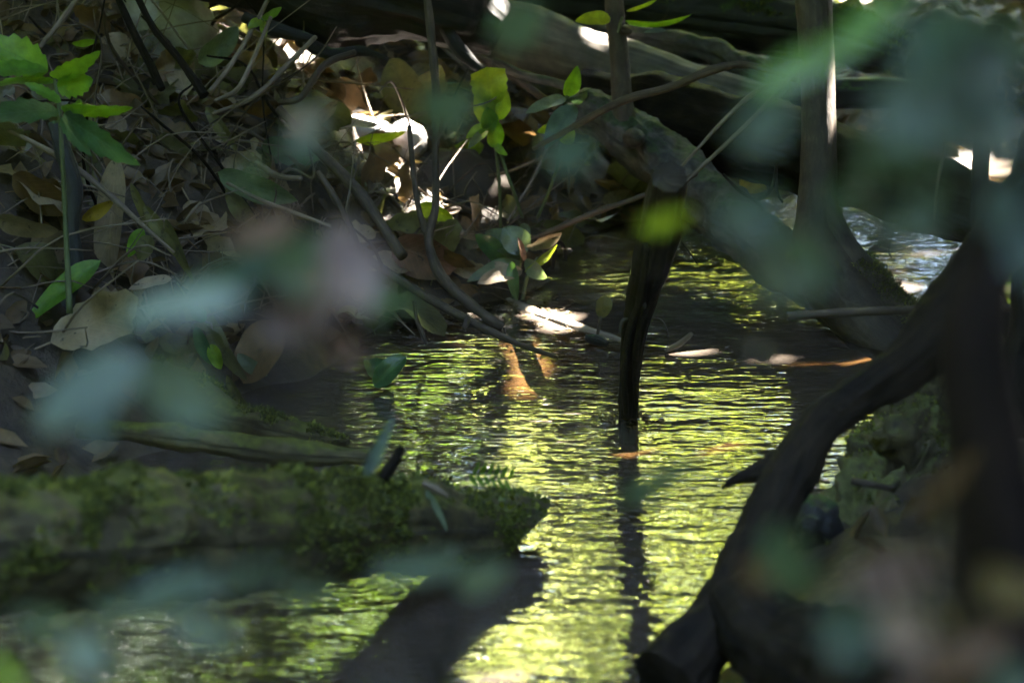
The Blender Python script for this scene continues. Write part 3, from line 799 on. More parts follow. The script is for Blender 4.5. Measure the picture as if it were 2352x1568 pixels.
stick('twig', 'thin black straw leaning by the top of the stake', [(1565, 555, 4.3, 1.5), (1585, 580, 4.3, 2), (1602, 605, 4.3, 2)], B_dark, cat='twig', n=8, seg=5)
stick('twig', 'fine loop of vine arching off the stake', [(1490, 728, 4.18, 1.2), (1520, 735, 4.15, 1.2), (1535, 770, 4.13, 1.2), (1528, 820, 4.13, 1.2)], B_twig, cat='twig', n=16, seg=5)
for i, (lab, q, m) in enumerate([
    ('dark twin stem leaning left, the upper one at the top left corner', [(255, -40, 4.75, 8), (300, 60, 4.72, 9), (345, 150, 4.68, 10), (372, 205, 4.65, 9)], B_dark),
    ('dark stem crossing the pale stone at the top left', [(300, -40, 4.6, 8), (350, 60, 4.6, 8), (415, 140, 4.58, 9), (470, 220, 4.55, 11)], B_dark),
    ('grey-brown stalk slanting steeply right above the olive leaf', [(480, 215, 4.6, 6), (530, 150, 4.65, 6), (590, 50, 4.7, 6), (615, 0, 4.7, 5)], B_pale),
    ('long thin stalk rising right towards the black log underside', [(488, 262, 4.55, 5), (580, 225, 4.6, 6), (660, 150, 4.65, 7), (725, 85, 4.7, 6)], B_pale),
    ('pale curved stalk arching up beside the black log', [(495, 232, 4.5, 5), (545, 205, 4.55, 6), (580, 140, 4.6, 6), (622, 40, 4.65, 5)], B_pale),
    ('mossy twig curving up from the bank to the black log', [(640, 235, 4.7, 8), (690, 225, 4.7, 8), (745, 150, 4.75, 9), (815, 120, 4.8, 6)], B_twig),
    ('brown stem slanting up on the far left behind the sapling', [(90, 110, 4.6, 6), (140, 50, 4.65, 7), (175, 0, 4.7, 6)], B_pale),
    ('long thin runner crossing the left bank below the sapling', [(0, 290, 4.2, 5), (90, 335, 4.2, 7), (180, 390, 4.2, 8), (265, 460, 4.2, 8), (330, 520, 4.2, 6), (400, 580, 4.2, 4)], B_pale),
    ('thin rootlet curving at the far left under the tan leaf', [(-20, 560, 4.2, 4), (60, 590, 4.2, 4), (130, 605, 4.2, 4), (200, 600, 4.2, 3)], B_pale),
    ('pale tube-like root lying under the pinkish leaves', [(590, 375, 4.6, 7), (640, 405, 4.55, 8), (690, 410, 4.5, 7)], B_pale),
    ('dark stem hanging in the middle of the bank litter', [(730, 395, 4.5, 8), (760, 440, 4.48, 8), (800, 510, 4.45, 7), (830, 580, 4.42, 5)], B_twig),
    ('thin stalk bending over the litter right of the runner', [(520, 420, 4.5, 4), (600, 460, 4.5, 5), (680, 490, 4.45, 5), (760, 520, 4.45, 4)], B_pale),
    ('slanting twig under the grey log near the sprout', [(1080, 120, 5.5, 8), (1160, 165, 5.5, 9), (1240, 220, 5.45, 9), (1330, 290, 5.4, 7)], B_twig),
    ('spotted grey twig below the grey log', [(1130, 140, 5.4, 11), (1200, 172, 5.4, 12), (1290, 195, 5.35, 11), (1350, 225, 5.3, 8)], B_root),
    ('straight brown reed leaning by the sprout', [(1290, 250, 5.3, 5), (1250, 360, 5.2, 5), (1190, 470, 5.1, 4), (1165, 510, 5.05, 3)], B_pale),
    ('arched root at the water edge right of the leaf plant', [(1300, 600, 4.95, 4), (1296, 570, 4.95, 5), (1280, 560, 4.97, 5), (1268, 620, 4.97, 4)], B_dark)]):
    stick('stalk' if i in (2, 3, 4, 11) else 'twig', lab, q, m, cat='twig', n=36, seg=8)

# ================================================================ LEAVES
D = dict
def kl(label, mat, pa, pb, w_, roll=0, off=0.06, dt=0.0, name='dead_leaf', cat='leaf', **k):
    da = G(*pa, off); db = da + dt
    return leaf(name, mat, pa, pb, da, db, w_, roll, label=label, cat=cat, **k)

kl('broad olive leaf with black spots lying across the upper left bank', M_olive, (478, 228), (225, 232), 62, 25, .12, curl=.25, fold=.15)
kl('long tan dead leaf hanging point-down beside the sapling', M_pale, (268, 355), (234, 705), 74, 20, .30, dt=.0, curl=.15, fold=.35, wave=.1, twist=.6, a=.7, b=.9)
kl('glossy green leaf with a drip tip pointing down at the far left', M_green, (232, 598), (48, 728), 62, 35, .25, dt=-.05, fold=.3, curl=.3, name='green_leaf', a=.7, b=1.0)
kl('upright dark olive leaf leaning against the bank under the black log', M_olive, (895, 135), (978, 330), 96, 18, .25, dt=-.1, fold=.2, curl=.2)
kl('yellow-green leaf curled on the bank left of the sunlit stone', M_lime, (815, 322), (935, 315), 34, 45, .15, curl=.3, name='green_leaf')
kl('lime leaf glowing in the sun below the three-leaf sprout', M_lime, (1112, 335), (1015, 362), 52, 25, .2, dt=.02, curl=.3, fold=.2, name='green_leaf')
kl('sunlit yellow-green leaf behind the vertical vine', M_lime, (960, 470), (1040, 505), 42, 20, .1, name='green_leaf', curl=.2)
kl('pale skeleton leaf full of holes hanging by the thin trunk', M_holes, (1396, 115), (1385, 255), 64, 20, .4, fold=.3, nu=22, nv=12, curl=.2)
kl('folded pale leaf with wavy ribs at the foot of the sprout stems', M_pale, (1168, 478), (1085, 520), 50, 30, .1, curl=.5, fold=.4)
kl('dark purplish leaf on the bank behind the water-edge plant', M_dead, (1250, 458), (1178, 475), 34, 40, .1, curl=.4)
kl('rust-red curled leaf by the waterline under the vine bend', M_rust, (900, 560), (1052, 625), 105, 15, .1, curl=.5, fold=.35)
kl('grey ribbed leaf lying at the foot of the water-edge plant', M_pale, (1010, 575), (1100, 645), 46, 30, .08, curl=.2)
kl('striped black and grey leaf wedged by the rust leaf', M_dead, (1010, 572), (1090, 622), 44, 50, .12, curl=.3)
kl('tan broad leaf torn at the edges in the middle of the bank', M_dead, (455, 400), (300, 370), 80, 25, .1, torn=.5, curl=.3)
kl('crumpled brown leaf above the hanging tan leaf', M_dead, (440, 300), (260, 305), 70, 20, .1, torn=.35, curl=.4)
kl('narrow olive leaf with black flecks pointing down right', M_olive, (472, 245), (545, 350), 30, 15, .12, curl=.1)
kl('yellowing leaf lying beside the hanging tan leaf', M_yel, (188, 505), (265, 465), 34, 25, .12)
kl('ribbed purple-brown leaf flat on the far left bank', M_dead, (30, 400), (165, 500), 90, 35, .1)
kl('sunny tan leaf lying at the left edge of the photo', M_pale, (-10, 500), (130, 545), 70, 50, .1)
kl('sage grey leaf slanting down over the central bank', M_sage, (500, 395), (680, 470), 70, 30, .15, curl=.2)
kl('large pale green leaf under the dark branch', M_sage, (600, 330), (740, 370), 80, 35, .12)
kl('olive leaf with a torn end pointing down the bank', M_olive, (520, 430), (600, 560), 44, 20, .12)
kl('tan sunlit leaf tilted beside the dark branch', M_pale, (715, 285), (780, 235), 34, 30, .12)
kl('silvery green leaf arching below the black log', M_sage, (455, 145), (560, 72), 66, 30, .15, curl=.5)
kl('dark leaf curled in the shade below the black log', M_dead, (560, 250), (650, 245), 54, 50, .1)
kl('hanging pale leaf right of the thin trunk', M_sage, (1450, 130), (1520, 165), 46, 25, .4)
kl('pale cut leaf below the slender brown branch', M_sage, (1490, 195), (1575, 225), 56, 45, .5, curl=.4)
kl('curved blade leaf with fine ribs drooping over the dark water', M_sage, (545, 812), (612, 880), 34, 20, .12, curl=.9, fold=.15)
kl('yellow leaf with a dark half caught under the heavy dark log', M_yel, (1700, 410), (1760, 440), 46, 20, .2)
kl('big olive leaf hanging behind the stake top', M_olive, (1480, 375), (1400, 500), 130, 20, .2, curl=.2)
kl('fallen brown leaf between the leaning log and the water', M_dead, (1520, 330), (1590, 350), 44, 20, .3)

# left sapling with toothed leaves
def plant(name, label, cat, base, stems, leaves, stem_mat=B_stem, group=None):
    e = empty(name, base, label, cat, group)
    for s in stems: limb('stem', s, stem_mat, e, n=24, seg=8, rough=.06)
    for lf in leaves:
        m, a, b, da, db, w_, roll = lf[:7]
        k = lf[7] if len(lf) > 7 else {}
        leaf(k.pop('name', 'leaf'), m, a, b, da, db, w_, roll, parent=e, **k)
    return e
T = D(teeth=6, tooth=.16, nu=24)
plant('oak_leaf_sapling', 'small sapling with bright toothed green leaves at the far left', 'sapling', P(150, 700, 4.0),
      [[(160, 720, 3.95, 8), (150, 500, 3.95, 6), (138, 280, 3.95, 5), (125, 180, 3.95, 4)]],
      [(M_green, (110, 165), (-40, 85), 3.95, 3.9, 92, 25, D(T)), (M_green, (110, 160), (-60, 150), 3.95, 3.85, 46, 40, D(T)), (M_green, (115, 175), (225, 150), 3.95, 3.9, 50, 40, D(T, curl=.7)),
       (M_green, (130, 200), (215, 190), 3.95, 3.95, 62, 20, D(T, curl=.5)), (M_green, (128, 190), (-30, 175), 3.95, 4.0, 36, 50, D(T)), (M_green, (140, 235), (60, 185), 3.93, 3.9, 30, 30, D(T)),
       (M_green, (140, 250), (300, 265), 3.93, 3.9, 42, 45, D(T)), (M_dark, (135, 255), (-40, 250), 3.9, 3.7, 62, 35, D(T)), (M_dark, (145, 262), (285, 375), 3.9, 3.75, 64, 25, D(T)),
       (M_green, (140, 248), (215, 255), 3.93, 3.85, 26, 30, D(T)), (M_dark, (140, 270), (190, 350), 3.9, 3.8, 34, 30, D(T)), (M_green, (150, 300), (190, 230), 3.95, 3.95, 40, 30, D(T))])
limbs = [(124, 280, 4.15, 16), (150, 360, 4.15, 20), (168, 420, 4.15, 22), (165, 520, 4.15, 20), (175, 620, 4.15, 18), (150, 700, 4.15, 26), (190, 760, 4.15, 24)]
o_ = stick('stump_stem', 'scaly dark blue-black dead stem behind the sapling', limbs, B_char, cat='stem', n=60, seg=16, rough=.25)
# three-leaf sprout
plant('sprout', 'upright sprout of three broad lime leaves at the centre of the bank', 'plant', P(1150, 520, G(1150, 520, .03)),
      [[(1128, 250, 5.05, 4), (1140, 350, 5.05, 4), (1148, 440, 5.08, 4), (1150, 530, 5.12, 4)], [(1132, 290, 5.05, 4), (1155, 370, 5.05, 4), (1180, 440, 5.06, 4), (1200, 500, 5.1, 4)]],
      [(M_lime, (1128, 262), (1120, 158), 5.05, 5.0, 92, 8, D(a=.75, b=.2, curl=.2, torn=.08, wave=.1)), (M_lime, (1122, 288), (1098, 205), 5.05, 5.02, 52, 20), (M_lime, (1132, 272), (1160, 208), 5.05, 5.02, 62, -15),
       (M_green, (1128, 300), (1120, 250), 5.04, 5.0, 44, 10), (M_green, (1125, 285), (1072, 310), 5.05, 5.0, 30, 40), (M_sage, (1120, 300), (1080, 325), 5.05, 4.95, 26, 40), (M_green, (1135, 340), (1142, 280), 5.04, 5.0, 40, 10),
       (M_green, (1135, 330), (1158, 355), 5.05, 5.0, 20, 30)])
plant('leafy_seedling', 'seedling with drooping blue-green leaves beside the slender brown branch', 'plant', P(1330, 430, 5.1),
      [[(1302, 220, 5.0, 4), (1292, 300, 5.0, 4), (1275, 400, 5.05, 4), (1235, 500, 5.1, 4)]],
      [(M_sage, (1300, 225), (1215, 245), 5.0, 4.9, 34, 40), (M_green, (1302, 222), (1328, 158), 5.0, 4.95, 38, 20, D(fold=.5)), (M_teal, (1300, 235), (1350, 195), 5.0, 5.1, 40, 45),
       (M_teal, (1318, 240), (1255, 330), 4.98, 4.9, 56, 15), (M_lime, (1298, 290), (1240, 300), 5.0, 4.95, 30, 10), (M_lime, (1288, 300), (1320, 330), 5.0, 5.0, 42, -20, D(curl=.6)), (M_teal, (1305, 235), (1345, 225), 5.0, 4.9, 34, 60)])
# water-edge plant
plant('edge_plant', 'bushy plant with pale broad leaves standing at the waterline', 'plant', W(1180, 690),
      [[(1180, 690, 4.95, 6), (1190, 620, 4.95, 6), (1200, 565, 4.95, 5)], [(1200, 690, 4.93, 5), (1210, 640, 4.93, 5), (1235, 590, 4.93, 4)]],
      [(M_sage, (1205, 590), (1110, 520), 4.93, 4.98, 62, 20), (M_sage, (1210, 580), (1155, 520), 4.9, 4.9, 66, 10), (M_pale, (1210, 570), (1292, 545), 4.9, 4.86, 46, 55, D(curl=.3)),
       (M_lime, (1205, 625), (1285, 572), 4.9, 4.86, 26, 50), (M_sage, (1195, 600), (1080, 630), 4.93, 4.85, 40, 30, D(curl=.4)), (M_pale, (1200, 620), (1100, 640), 4.9, 4.84, 44, 35), (M_sage, (1190, 560), (1220, 510), 4.95, 5, 40, 20),
       (M_dark, (1160, 600), (1100, 540), 4.96, 4.9, 50, 20), (M_pale, (1180, 650), (1140, 600), 4.9, 4.88, 40, 20), (M_sage, (1205, 600), (1250, 640), 4.9, 4.86, 40, 30), (M_dark, (1175, 600), (1180, 690), 4.88, 4.86, 30, 20, D(curl=.5)), (M_rust, (1205, 600), (1195, 545), 4.88, 4.86, 18, 40)])
plant('trunk_epiphyte', 'small strap-leaved plant with a round lime leaf sprouting from the thin trunk', 'plant', P(1418, 50, 5.2),
      [[(1420, 75, 5.2, 4), (1425, 55, 5.19, 4), (1430, 40, 5.18, 3)]],
      [(M_lime, (1402, 42), (1332, 42), 5.18, 5.1, 36, 25), (M_green, (1436, 48), (1595, 88), 5.18, 5.15, 20, 45, D(curl=1.0, a=.4)), (M_lime, (1438, 26), (1512, 8), 5.18, 5.15, 12, 40, D(curl=.4)), (M_teal, (1530, 70), (1480, 70), 5.17, 5.15, 14, 40)])
plant('lime_bush', 'sunlit lime bush at the top right behind the young tree', 'bush', P(1960, 110, 7.4),
      [[(1960, 120, 7.4, 4), (1955, 60, 7.4, 4), (1965, 10, 7.4, 3)]],
      [(M_lime, (1950 + 26 * math.sin(k * 2.3), 75 - 7 * k), (1950 + 26 * math.sin(k * 2.3) + 34 * math.cos(k * 1.7), 60 - 7 * k), 7.4, 7.38, 22, 20 + 10 * (k % 4)) for k in range(11)])
plant('twig_seedling', 'tiny seedling with two hanging lime leaves beside the black log', 'plant', P(600, 75, 4.7),
      [[(600, 95, 4.7, 3), (605, 60, 4.7, 3), (600, 40, 4.7, 2)]],
      [(M_lime, (602, 45), (570, 62), 4.7, 4.68, 24, 30), (M_lime, (604, 48), (608, 82), 4.7, 4.68, 20, 15), (M_green, (600, 45), (650, 20), 4.7, 4.7, 22, 30)])
for q in [('narrow olive leaf hanging right of the tan hanging leaf', M_olive, (330, 470), (425, 615), 34, 20), ('long olive leaf strip pointing down beside the runner', M_olive, (300, 420), (360, 560), 26, 30), ('withered olive leaf at the end of the runner', M_olive, (380, 500), (432, 650), 30, 35),
          ('bright green leaf peeping out behind the tan hanging leaf', M_green, (330, 525), (290, 590), 36, 20), ('small bright green leaf floating above the olive leaf', M_green, (165, 100), (225, 98), 22, 40), ('yellow-green torn leaf behind the hanging tan leaf', M_olive, (345, 540), (318, 600), 42, 10), ('grey-violet leaf arching over the lower bank', M_pale, (395, 640), (290, 655), 34, 40)]:
    kl(*q, off=.2)
# floating cupped leaf, small leaf on stalk
e = empty('cupped_leaf', W(880, 885), 'cupped dark leaf standing in the water with its reflection below', 'leaf')
leaf('blade', M_dark, (885, 890), (850, 812), 4.32, 4.36, 60, 25, parent=e, curl=.4, fold=.5, a=.4, b=.5)
leaf('blade', M_dark, (860, 888), (925, 815), 4.30, 4.28, 52, -25, parent=e, curl=.35, fold=.4, a=.5, b=.5)
e = empty('leaf_seedling', W(1378, 780), 'single round brownish leaf on an upright stalk growing from the sunken log', 'plant')
limb('stem', [(1368, 790, 4.6, 3), (1374, 760, 4.59, 4), (1380, 725, 4.58, 3)], B_twig, e, n=10, seg=8)
leaf('leaf', M_olive, (1380, 730), (1392, 682), 4.58, 4.56, 38, 12, parent=e, a=.6, b=.45, fold=.2)
limb('clod', [(1345, 775, 4.6, 8), (1372, 780, 4.59, 14), (1395, 788, 4.58, 7)], B_black, e, n=12, seg=10, rough=.4, nscale=40)
# grass blades on the mossy log, sprig
leaf('grass_blade', M_teal, (838, 1092), (908, 955), 2.6, 2.6, 30, 20, label='blurred bluish grass blade rising from the mossy log', cat='grass', a=.3, b=.7, nv=2, curl=.2)
leaf('grass_blade', M_sage, (978, 1125), (1052, 1232), 3.3, 3.25, 18, 20, label='curved pale grass blade drooping over the mossy log', cat='grass', a=.3, b=.6, nv=2, curl=-.5)
e = empty('fern_sprig', P(1140, 1110, 3.4), 'small green fern sprig growing on top of the mossy log', 'fern')
limb('stem', [(1080, 1090, 3.38, 2), (1130, 1090, 3.36, 2), (1175, 1110, 3.36, 2), (1190, 1145, 3.36, 1.5)], B_stem, e, n=14, seg=5)
for i in range(12):
    t = i / 12
    x = 1080 + 95 * t; y = 1090 + 16 * t * t
    leaf('leaflet', M_green, (x, y), (x + 14, y + (-28 if i % 2 else 26)), 3.37, 3.36, 9, 20, parent=e, nu=6, nv=2)
stick('wood_chip', 'pale wood chip lying on the mossy log', [(970, 1108, 3.28, 8), (1000, 1122, 3.28, 10), (1030, 1140, 3.28, 6)], B_pale, cat='wood chip', n=8, seg=6)
# drooping tattered leaf string left centre
for i, (a, b, m, r_) in enumerate([((470, 745), (560, 880), M_olive, 25), ((520, 860), (580, 990), M_olive, 40), ((485, 790), (505, 850), M_lime, 20), ((470, 740), (440, 700), M_dark, 20), ((450, 750), (480, 840), M_dark, 20)]):
    kl(['tattered olive leaf trailing down to the dark water', 'narrow withered leaf strip below the tattered olive leaf', 'small lime leaf on the tattered olive leaf', 'dark leaf tip above the tattered olive leaf', 'dark drooping leaf left of the tattered olive leaf'][i], m, a, b, 34 if i else 40, r_, .16, torn=.4 if i < 2 else 0)
kl('large dull brown leaf hanging above the dark water', M_dead, (640, 740), (545, 880), 110, 20, .2, curl=.4, fold=.3)

# pale stones on the bank
def stone(label, px, py, d, r, seed, sq=(1, .8, .7), mat=None):
    u = np.linspace(0, 2 * math.pi, 28, endpoint=False); vv = np.linspace(0, math.pi, 15)
    U, Vv = np.meshgrid(u, vv)
    p = np.stack([np.sin(Vv) * np.cos(U) * sq[0], np.sin(Vv) * np.sin(U) * sq[1], np.cos(Vv) * sq[2]], -1)
    p = p * (1 + .22 * fbm(p * 1.4 + seed * 5.1, 4))[..., None] * r
    n = 28
    I = np.arange(15 * n).reshape(15, n); J = np.roll(I, -1, 1)
    Fq = np.stack([I[:-1], I[1:], J[1:], J[:-1]], -1).reshape(-1, 4)
    o = link('stone', mesh_from('stone', p.reshape(-1, 3), [tuple(map(int, q)) for q in Fq]), mat or M_stone, None, Matrix.Translation(Vector(P(px, py, d))))
    tag(o, label, 'stone')
stone('sunlit white stone behind the vertical vine', 938, 325, G(938, 330, .07), .042, 1, (1, .9, 1.1))
stone('tall pale boulder at the top left under the black log', 390, 70, G(390, 70, .05), .11, 2, (.8, .7, 1.3))
stone('low pale stone left of the sunlit white stone', 830, 300, G(830, 300, .0), .05, 3, (1.5, .8, .6))
stone('pale rock in the sun at the top right corner', 2105, 80, 7.6, .06, 4, (1.3, .8, .7))
stone('shaded brown boulder below the lime leaf', 1050, 420, G(1050, 420, .0), .10, 5, (1.3, .8, .7), mat=B_trunk)

# ---------------------------------------------------------------- generic litter
def ground_n(x, y):
    h = .02
    return Vector((-(H(np.array([x + h]), np.array([y])) - H(np.array([x - h]), np.array([y])))[0] / (2 * h),
                   -(H(np.array([x]), np.array([y + h])) - H(np.array([x]), np.array([y - h])))[0] / (2 * h), 1)).normalized()
variants = []
for i in range(10):
    L = .15 if i < 7 else .10
    variants.append(mesh_from('dead_leaf', *leaf_geo(L, L * (.30 + .03 * i), a=.55 + .05 * (i % 4), b=.6 + .1 * (i % 3), nu=12, nv=4, fold=.15 + .05 * (i % 4), curl=[.3, 1.2, -.6, .6, 1.7, .3, -1.1, .8, 1.4, .5][i], wave=.16, twist=[0, .8, -.6, .3, 1.2, -.9, .4, 0, -.5, .7][i], seed=i * 7, torn=[.5, 0, .25, .6, 0, .3, .15, .5, 0, .35][i], stalk=.03)))
mats3 = [(M_dead, 'dull brown dead leaf in the litter of the left bank'), (M_olive, 'olive withered leaf in the litter of the left bank'), (M_pale, 'greyish tan dead leaf in the litter of the left bank')]
meshes3 = []
for m, _ in mats3:
    row = []
    for v in variants:
        c = v.copy(); c.materials.clear(); c.materials.append(m); row.append(c)
    meshes3.append(row)
cand = []
while len(cand) < 290:
    px = rng.uniform(-60, 1500); py = rng.uniform(-30, 820)
    d = G(px, py)
    p = P(px, py, d)
    s = float(sdist(p[0], p[1]))
    if s < 0.01 or d > 8: continue
    if py > 480 and px < 850 and rng.random() < .72: continue
    cand.append((px, py, d, p))
for i, (px, py, d, p) in enumerate(cand):
    k = int(rng.choice(3, p=[.48, .38, .14]))
    me = meshes3[k][int(rng.integers(10))]
    n = ground_n(p[0], p[1])
    n = (n + Vector((rng.normal(0, .75), rng.normal(0, .75) - .35, rng.normal(0, .3)))).normalized()
    a = Vector((rng.normal(), rng.normal(), rng.normal(0, .5) - .3))
    x = (a - n * a.dot(n)).normalized()
    m = Matrix((x, n.cross(x), n)).transposed().to_4x4()
    sc = rng.uniform(.4, 1.0) ** 1.3 * 1.45
    m = Matrix.Translation(Vector(p) + n * .012 + Vector((0, 0, .01))) @ m @ Matrix.Scale(sc, 4)
    o = link('dead_leaf', me, None, None, m)
    tag(o, mats3[k][1], 'leaf', 'dead leaves littering the left bank')

def scatter_leaves(name, pts, normals, size, mat, nseed, asp=.42, parent=None, quad2=True):
    """many folded leaves in one mesh; each is six triangles"""
    r = np.random.default_rng(nseed)
    n = len(pts)
    nn = normals / (np.linalg.norm(normals, axis=1)[:, None] + 1e-9)
    a = r.normal(0, 1, (n, 3)); a -= nn * (a * nn).sum(1)[:, None]; a /= np.linalg.norm(a, axis=1)[:, None]
    b = np.cross(nn, a)
    L = (size * r.uniform(.6, 1.3, n))[:, None]; Wd2 = L * asp * .5 * r.uniform(.8, 1.2, n)[:, None]
    dr = r.uniform(0, .35, n)[:, None] * L
    v0 = pts - a * L * .5
    v1 = pts - a * L * .15 + b * Wd2 + nn * Wd2 * .3
    v2 = pts + a * L * .2 + b * Wd2 * .85 + nn * Wd2 * .3 - nn * dr * .3
    v3 = pts + a * L * .5 - nn * dr
    v4 = pts + a * L * .2 - b * Wd2 * .85 + nn * Wd2 * .3 - nn * dr * .3
    v5 = pts - a * L * .15 - b * Wd2 + nn * Wd2 * .3
    V = np.stack([v0, v1, v2, v3, v4, v5], 1).reshape(-1, 3)
    q = np.arange(n)[:, None] * 6
    Fq = np.concatenate([q + np.array([[0, 1, 2, 3]]), q + np.array([[0, 3, 4, 5]])])
    uv = np.tile(np.array([[0, 0], [.35, 1], [.7, .85], [1, 0], [.7, -.85], [.35, -1]]), (n, 1))
    o = link(name, mesh_from(name, V, Fq, uv, smooth=False), mat, parent)
    return o

# small litter that nobody could count
n = 9000
xx = rng.uniform(-2.2, 2.2, n * 3); yy = rng.uniform(3.0, 10.5, n * 3)
s = sdist(xx, yy)
k = (s > .0) & (rng.random(len(s)) < np.where((xx > .1) & (yy < 4.6), .08, .8))
xx, yy = xx[k][:n], yy[k][:n]
zz = H(xx, yy)
nr = np.stack([rng.normal(0, .5, len(xx)), rng.normal(-.3, .5, len(xx)), np.ones(len(xx))], -1)
o = scatter_leaves('leaf_litter', np.stack([xx, yy, zz + .012], -1), nr, .065, M_litter, 5)
tag(o, 'small dead leaf litter covering the banks', 'leaf litter', kind='stuff')
for i in range(34):
    px = rng.uniform(0, 1250); py = rng.uniform(60, 560)
    d = G(px, py)
    p = P(px, py, d)
    if d > 7 or sdist(p[0], p[1]) < .02: continue
    L = rng.uniform(.15, .45); a = np.array([rng.normal(0, .7), rng.normal(-.1, .3), rng.uniform(.2, 1.1)]); a /= np.linalg.norm(a)
    r0 = rng.uniform(.0015, .0042)
    V, f, uv = tube_geo([[0, 0, -.01], a * L * .4 + rng.normal(0, .012, 3), a * L * .75 + rng.normal(0, .02, 3), a * L + rng.normal(0, .04, 3) - np.array([0, 0, L * .1])], [r0, r0, r0 * .8, r0 * .5], n=20, seg=7, rough=.15, nscale=40)
    tag(link('stem', mesh_from('stem', V, f, uv), [B_twig, B_pale, B_dark][i % 3], None, Matrix.Translation(Vector(p))), 'thin bare stem poking up from the left bank litter', 'stem', 'thin stems tangled over the left bank')
# leaf specks added where ripples glint by the shore, and round the stake
q = []
for i in range(260):
    if i < 200:
        c = np.array(W(rng.uniform(900, 1330), 0 + 690 + rng.normal(0, 30))); 
        c = np.array(W(rng.uniform(840, 1330), 700 + rng.normal(20, 28)))
    else:
        c = np.array(W(1443, 960)) + np.array([rng.normal(0, .03), rng.normal(0, .03), 0])
    if sdist(c[0], c[1]) < -.01: q.append(c + np.array([0, 0, .003]))
q = np.array(q)
o = scatter_leaves('ripple_debris', q, np.tile([[0, 0, 1.0]], (len(q), 1)) + rng.normal(0, .08, (len(q), 3)), .016, M_litter, 91)
tag(o, 'leaf specks added along the shore in place of ripple glints', 'debris', kind='stuff')
# fine twigs and rootlets
tw = MB()
for i in range(760):
    px = rng.uniform(-60, 1500); py = rng.uniform(-20, 800)
    d = G(px, py); p = P(px, py, d)
    if d > 8.5 or sdist(p[0], p[1]) < -.02: continue
    a = np.array([rng.normal(), rng.normal(), abs(rng.normal(0, .8))]); a /= np.linalg.norm(a)
    L = rng.uniform(.05, .24) * (1.7 if i % 6 == 0 else 1)
    b = p + a * L * .5 + rng.normal(0, .012, 3); c = p + a * L + rng.normal(0, .03, 3) - np.array([0, 0, L * .15])
    r0 = rng.uniform(.0007, .0026)
    tw.tube([p, b, c], [r0, r0 * .9, r0 * .5], n=7, seg=5, rough=.1)
o = tw.build('twig_litter', B_pale)
tag(o, 'fine twigs and rootlets poking from the litter', 'twig litter', kind='stuff')

# ================================================================ FOREGROUND SHRUBS (close to the lens, far out of focus)
def shrub(name, label, base, leaves, stem_mat=B_dark, far_=1.3):
    e = empty(name, base, label, 'shrub')
    b = MB()
    base = np.array(base)
    pts = [P(l[1][0], l[1][1], l[3] * far_) for l in leaves]
    cen = np.mean(pts, axis=0)
    mid = base * .45 + cen * .55
    b.tube([base, base * .7 + cen * .3 + np.array([.01, 0, .02]), mid], [.0026, .0022, .0018], n=12, seg=6)
    for q in pts:
        b.tube([mid, mid * .5 + q * .5 + np.array([0, .0, -.015]), q], [.0013, .001, .0008], n=8, seg=5)
    b.build('stem', stem_mat, e)
    for m, a, bb, d, w_, roll in leaves:
        d = d * far_
        leaf('leaf', m, a, bb, d, d * rng.uniform(.94, 1.06), w_, roll, parent=e, curl=rng.uniform(.1, .6), fold=rng.uniform(.1, .4), a=.6, b=.75)
    return e
shrub('shrub', 'out-of-focus shrub with pinkish and grey-green leaves before the left bank', (-.10, .78, .40), [
    (M_pink, (740, 640), (880, 600), .80, 200, 20), (M_pink, (590, 740), (790, 700), .82, 130, 30), (M_pink, (530, 560), (660, 520), .85, 90, 30), (M_pink, (780, 740), (800, 880), .84, 90, 20),
    (M_teal, (420, 680), (640, 600), .82, 110, 35), (M_teal, (430, 720), (210, 710), .80, 95, 45), (M_teal, (610, 640), (720, 560), .86, 100, 20), (M_mist, (560, 690), (250, 700), .76, 100, 40), (M_mist, (640, 620), (820, 610), .8, 150, 30), (M_pink, (680, 640), (800, 530), .86, 110, 20), (M_teal, (860, 640), (930, 760), .9, 130, 20)])
shrub('shrub', 'out-of-focus pair of bluish leaves above the mossy log', (-.2, .8, .42), [
    (M_teal, (330, 830), (60, 960), .78, 170, 40), (M_teal, (330, 840), (470, 960), .78, 150, 25), (M_teal, (280, 830), (200, 960), .8, 110, 35)])
shrub('shrub', 'out-of-focus shrub with a row of small leaves below the mossy log', (-.12, .66, .40), [
    (M_mist, (850, 1310), (1080, 1290), .82, 75, 35), (M_mist, (510, 1330), (700, 1310), .8, 95, 30), (M_mist, (640, 1330), (800, 1400), .8, 80, 35), (M_mist, (540, 1350), (330, 1330), .84, 80, 35),
    (M_mist, (30, 1400), (200, 1480), .74, 90, 30), (M_mist, (200, 1390), (500, 1370), .76, 90, 45), (M_mist, (160, 1450), (250, 1530), .74, 110, 25), (M_mist, (400, 1410), (540, 1490), .78, 80, 30), (M_mist, (1050, 1350), (1160, 1300), .86, 75, 20), (M_green, (-20, 1500), (50, 1600), .8, 40, 10)])
shrub('shrub', 'out-of-focus sprig of teal leaves hanging over the upper bank', (.0, .85, .45), [
    (M_teal, (640, 350), (760, 260), .9, 110, 25), (M_teal, (980, 270), (1080, 220), .88, 120, 20), (M_teal, (540, 400), (640, 400), .92, 90, 35), (M_teal, (1140, 90), (1210, 60), .95, 110, 30), (M_teal, (1250, 350), (1370, 350), .9, 105, 25)])
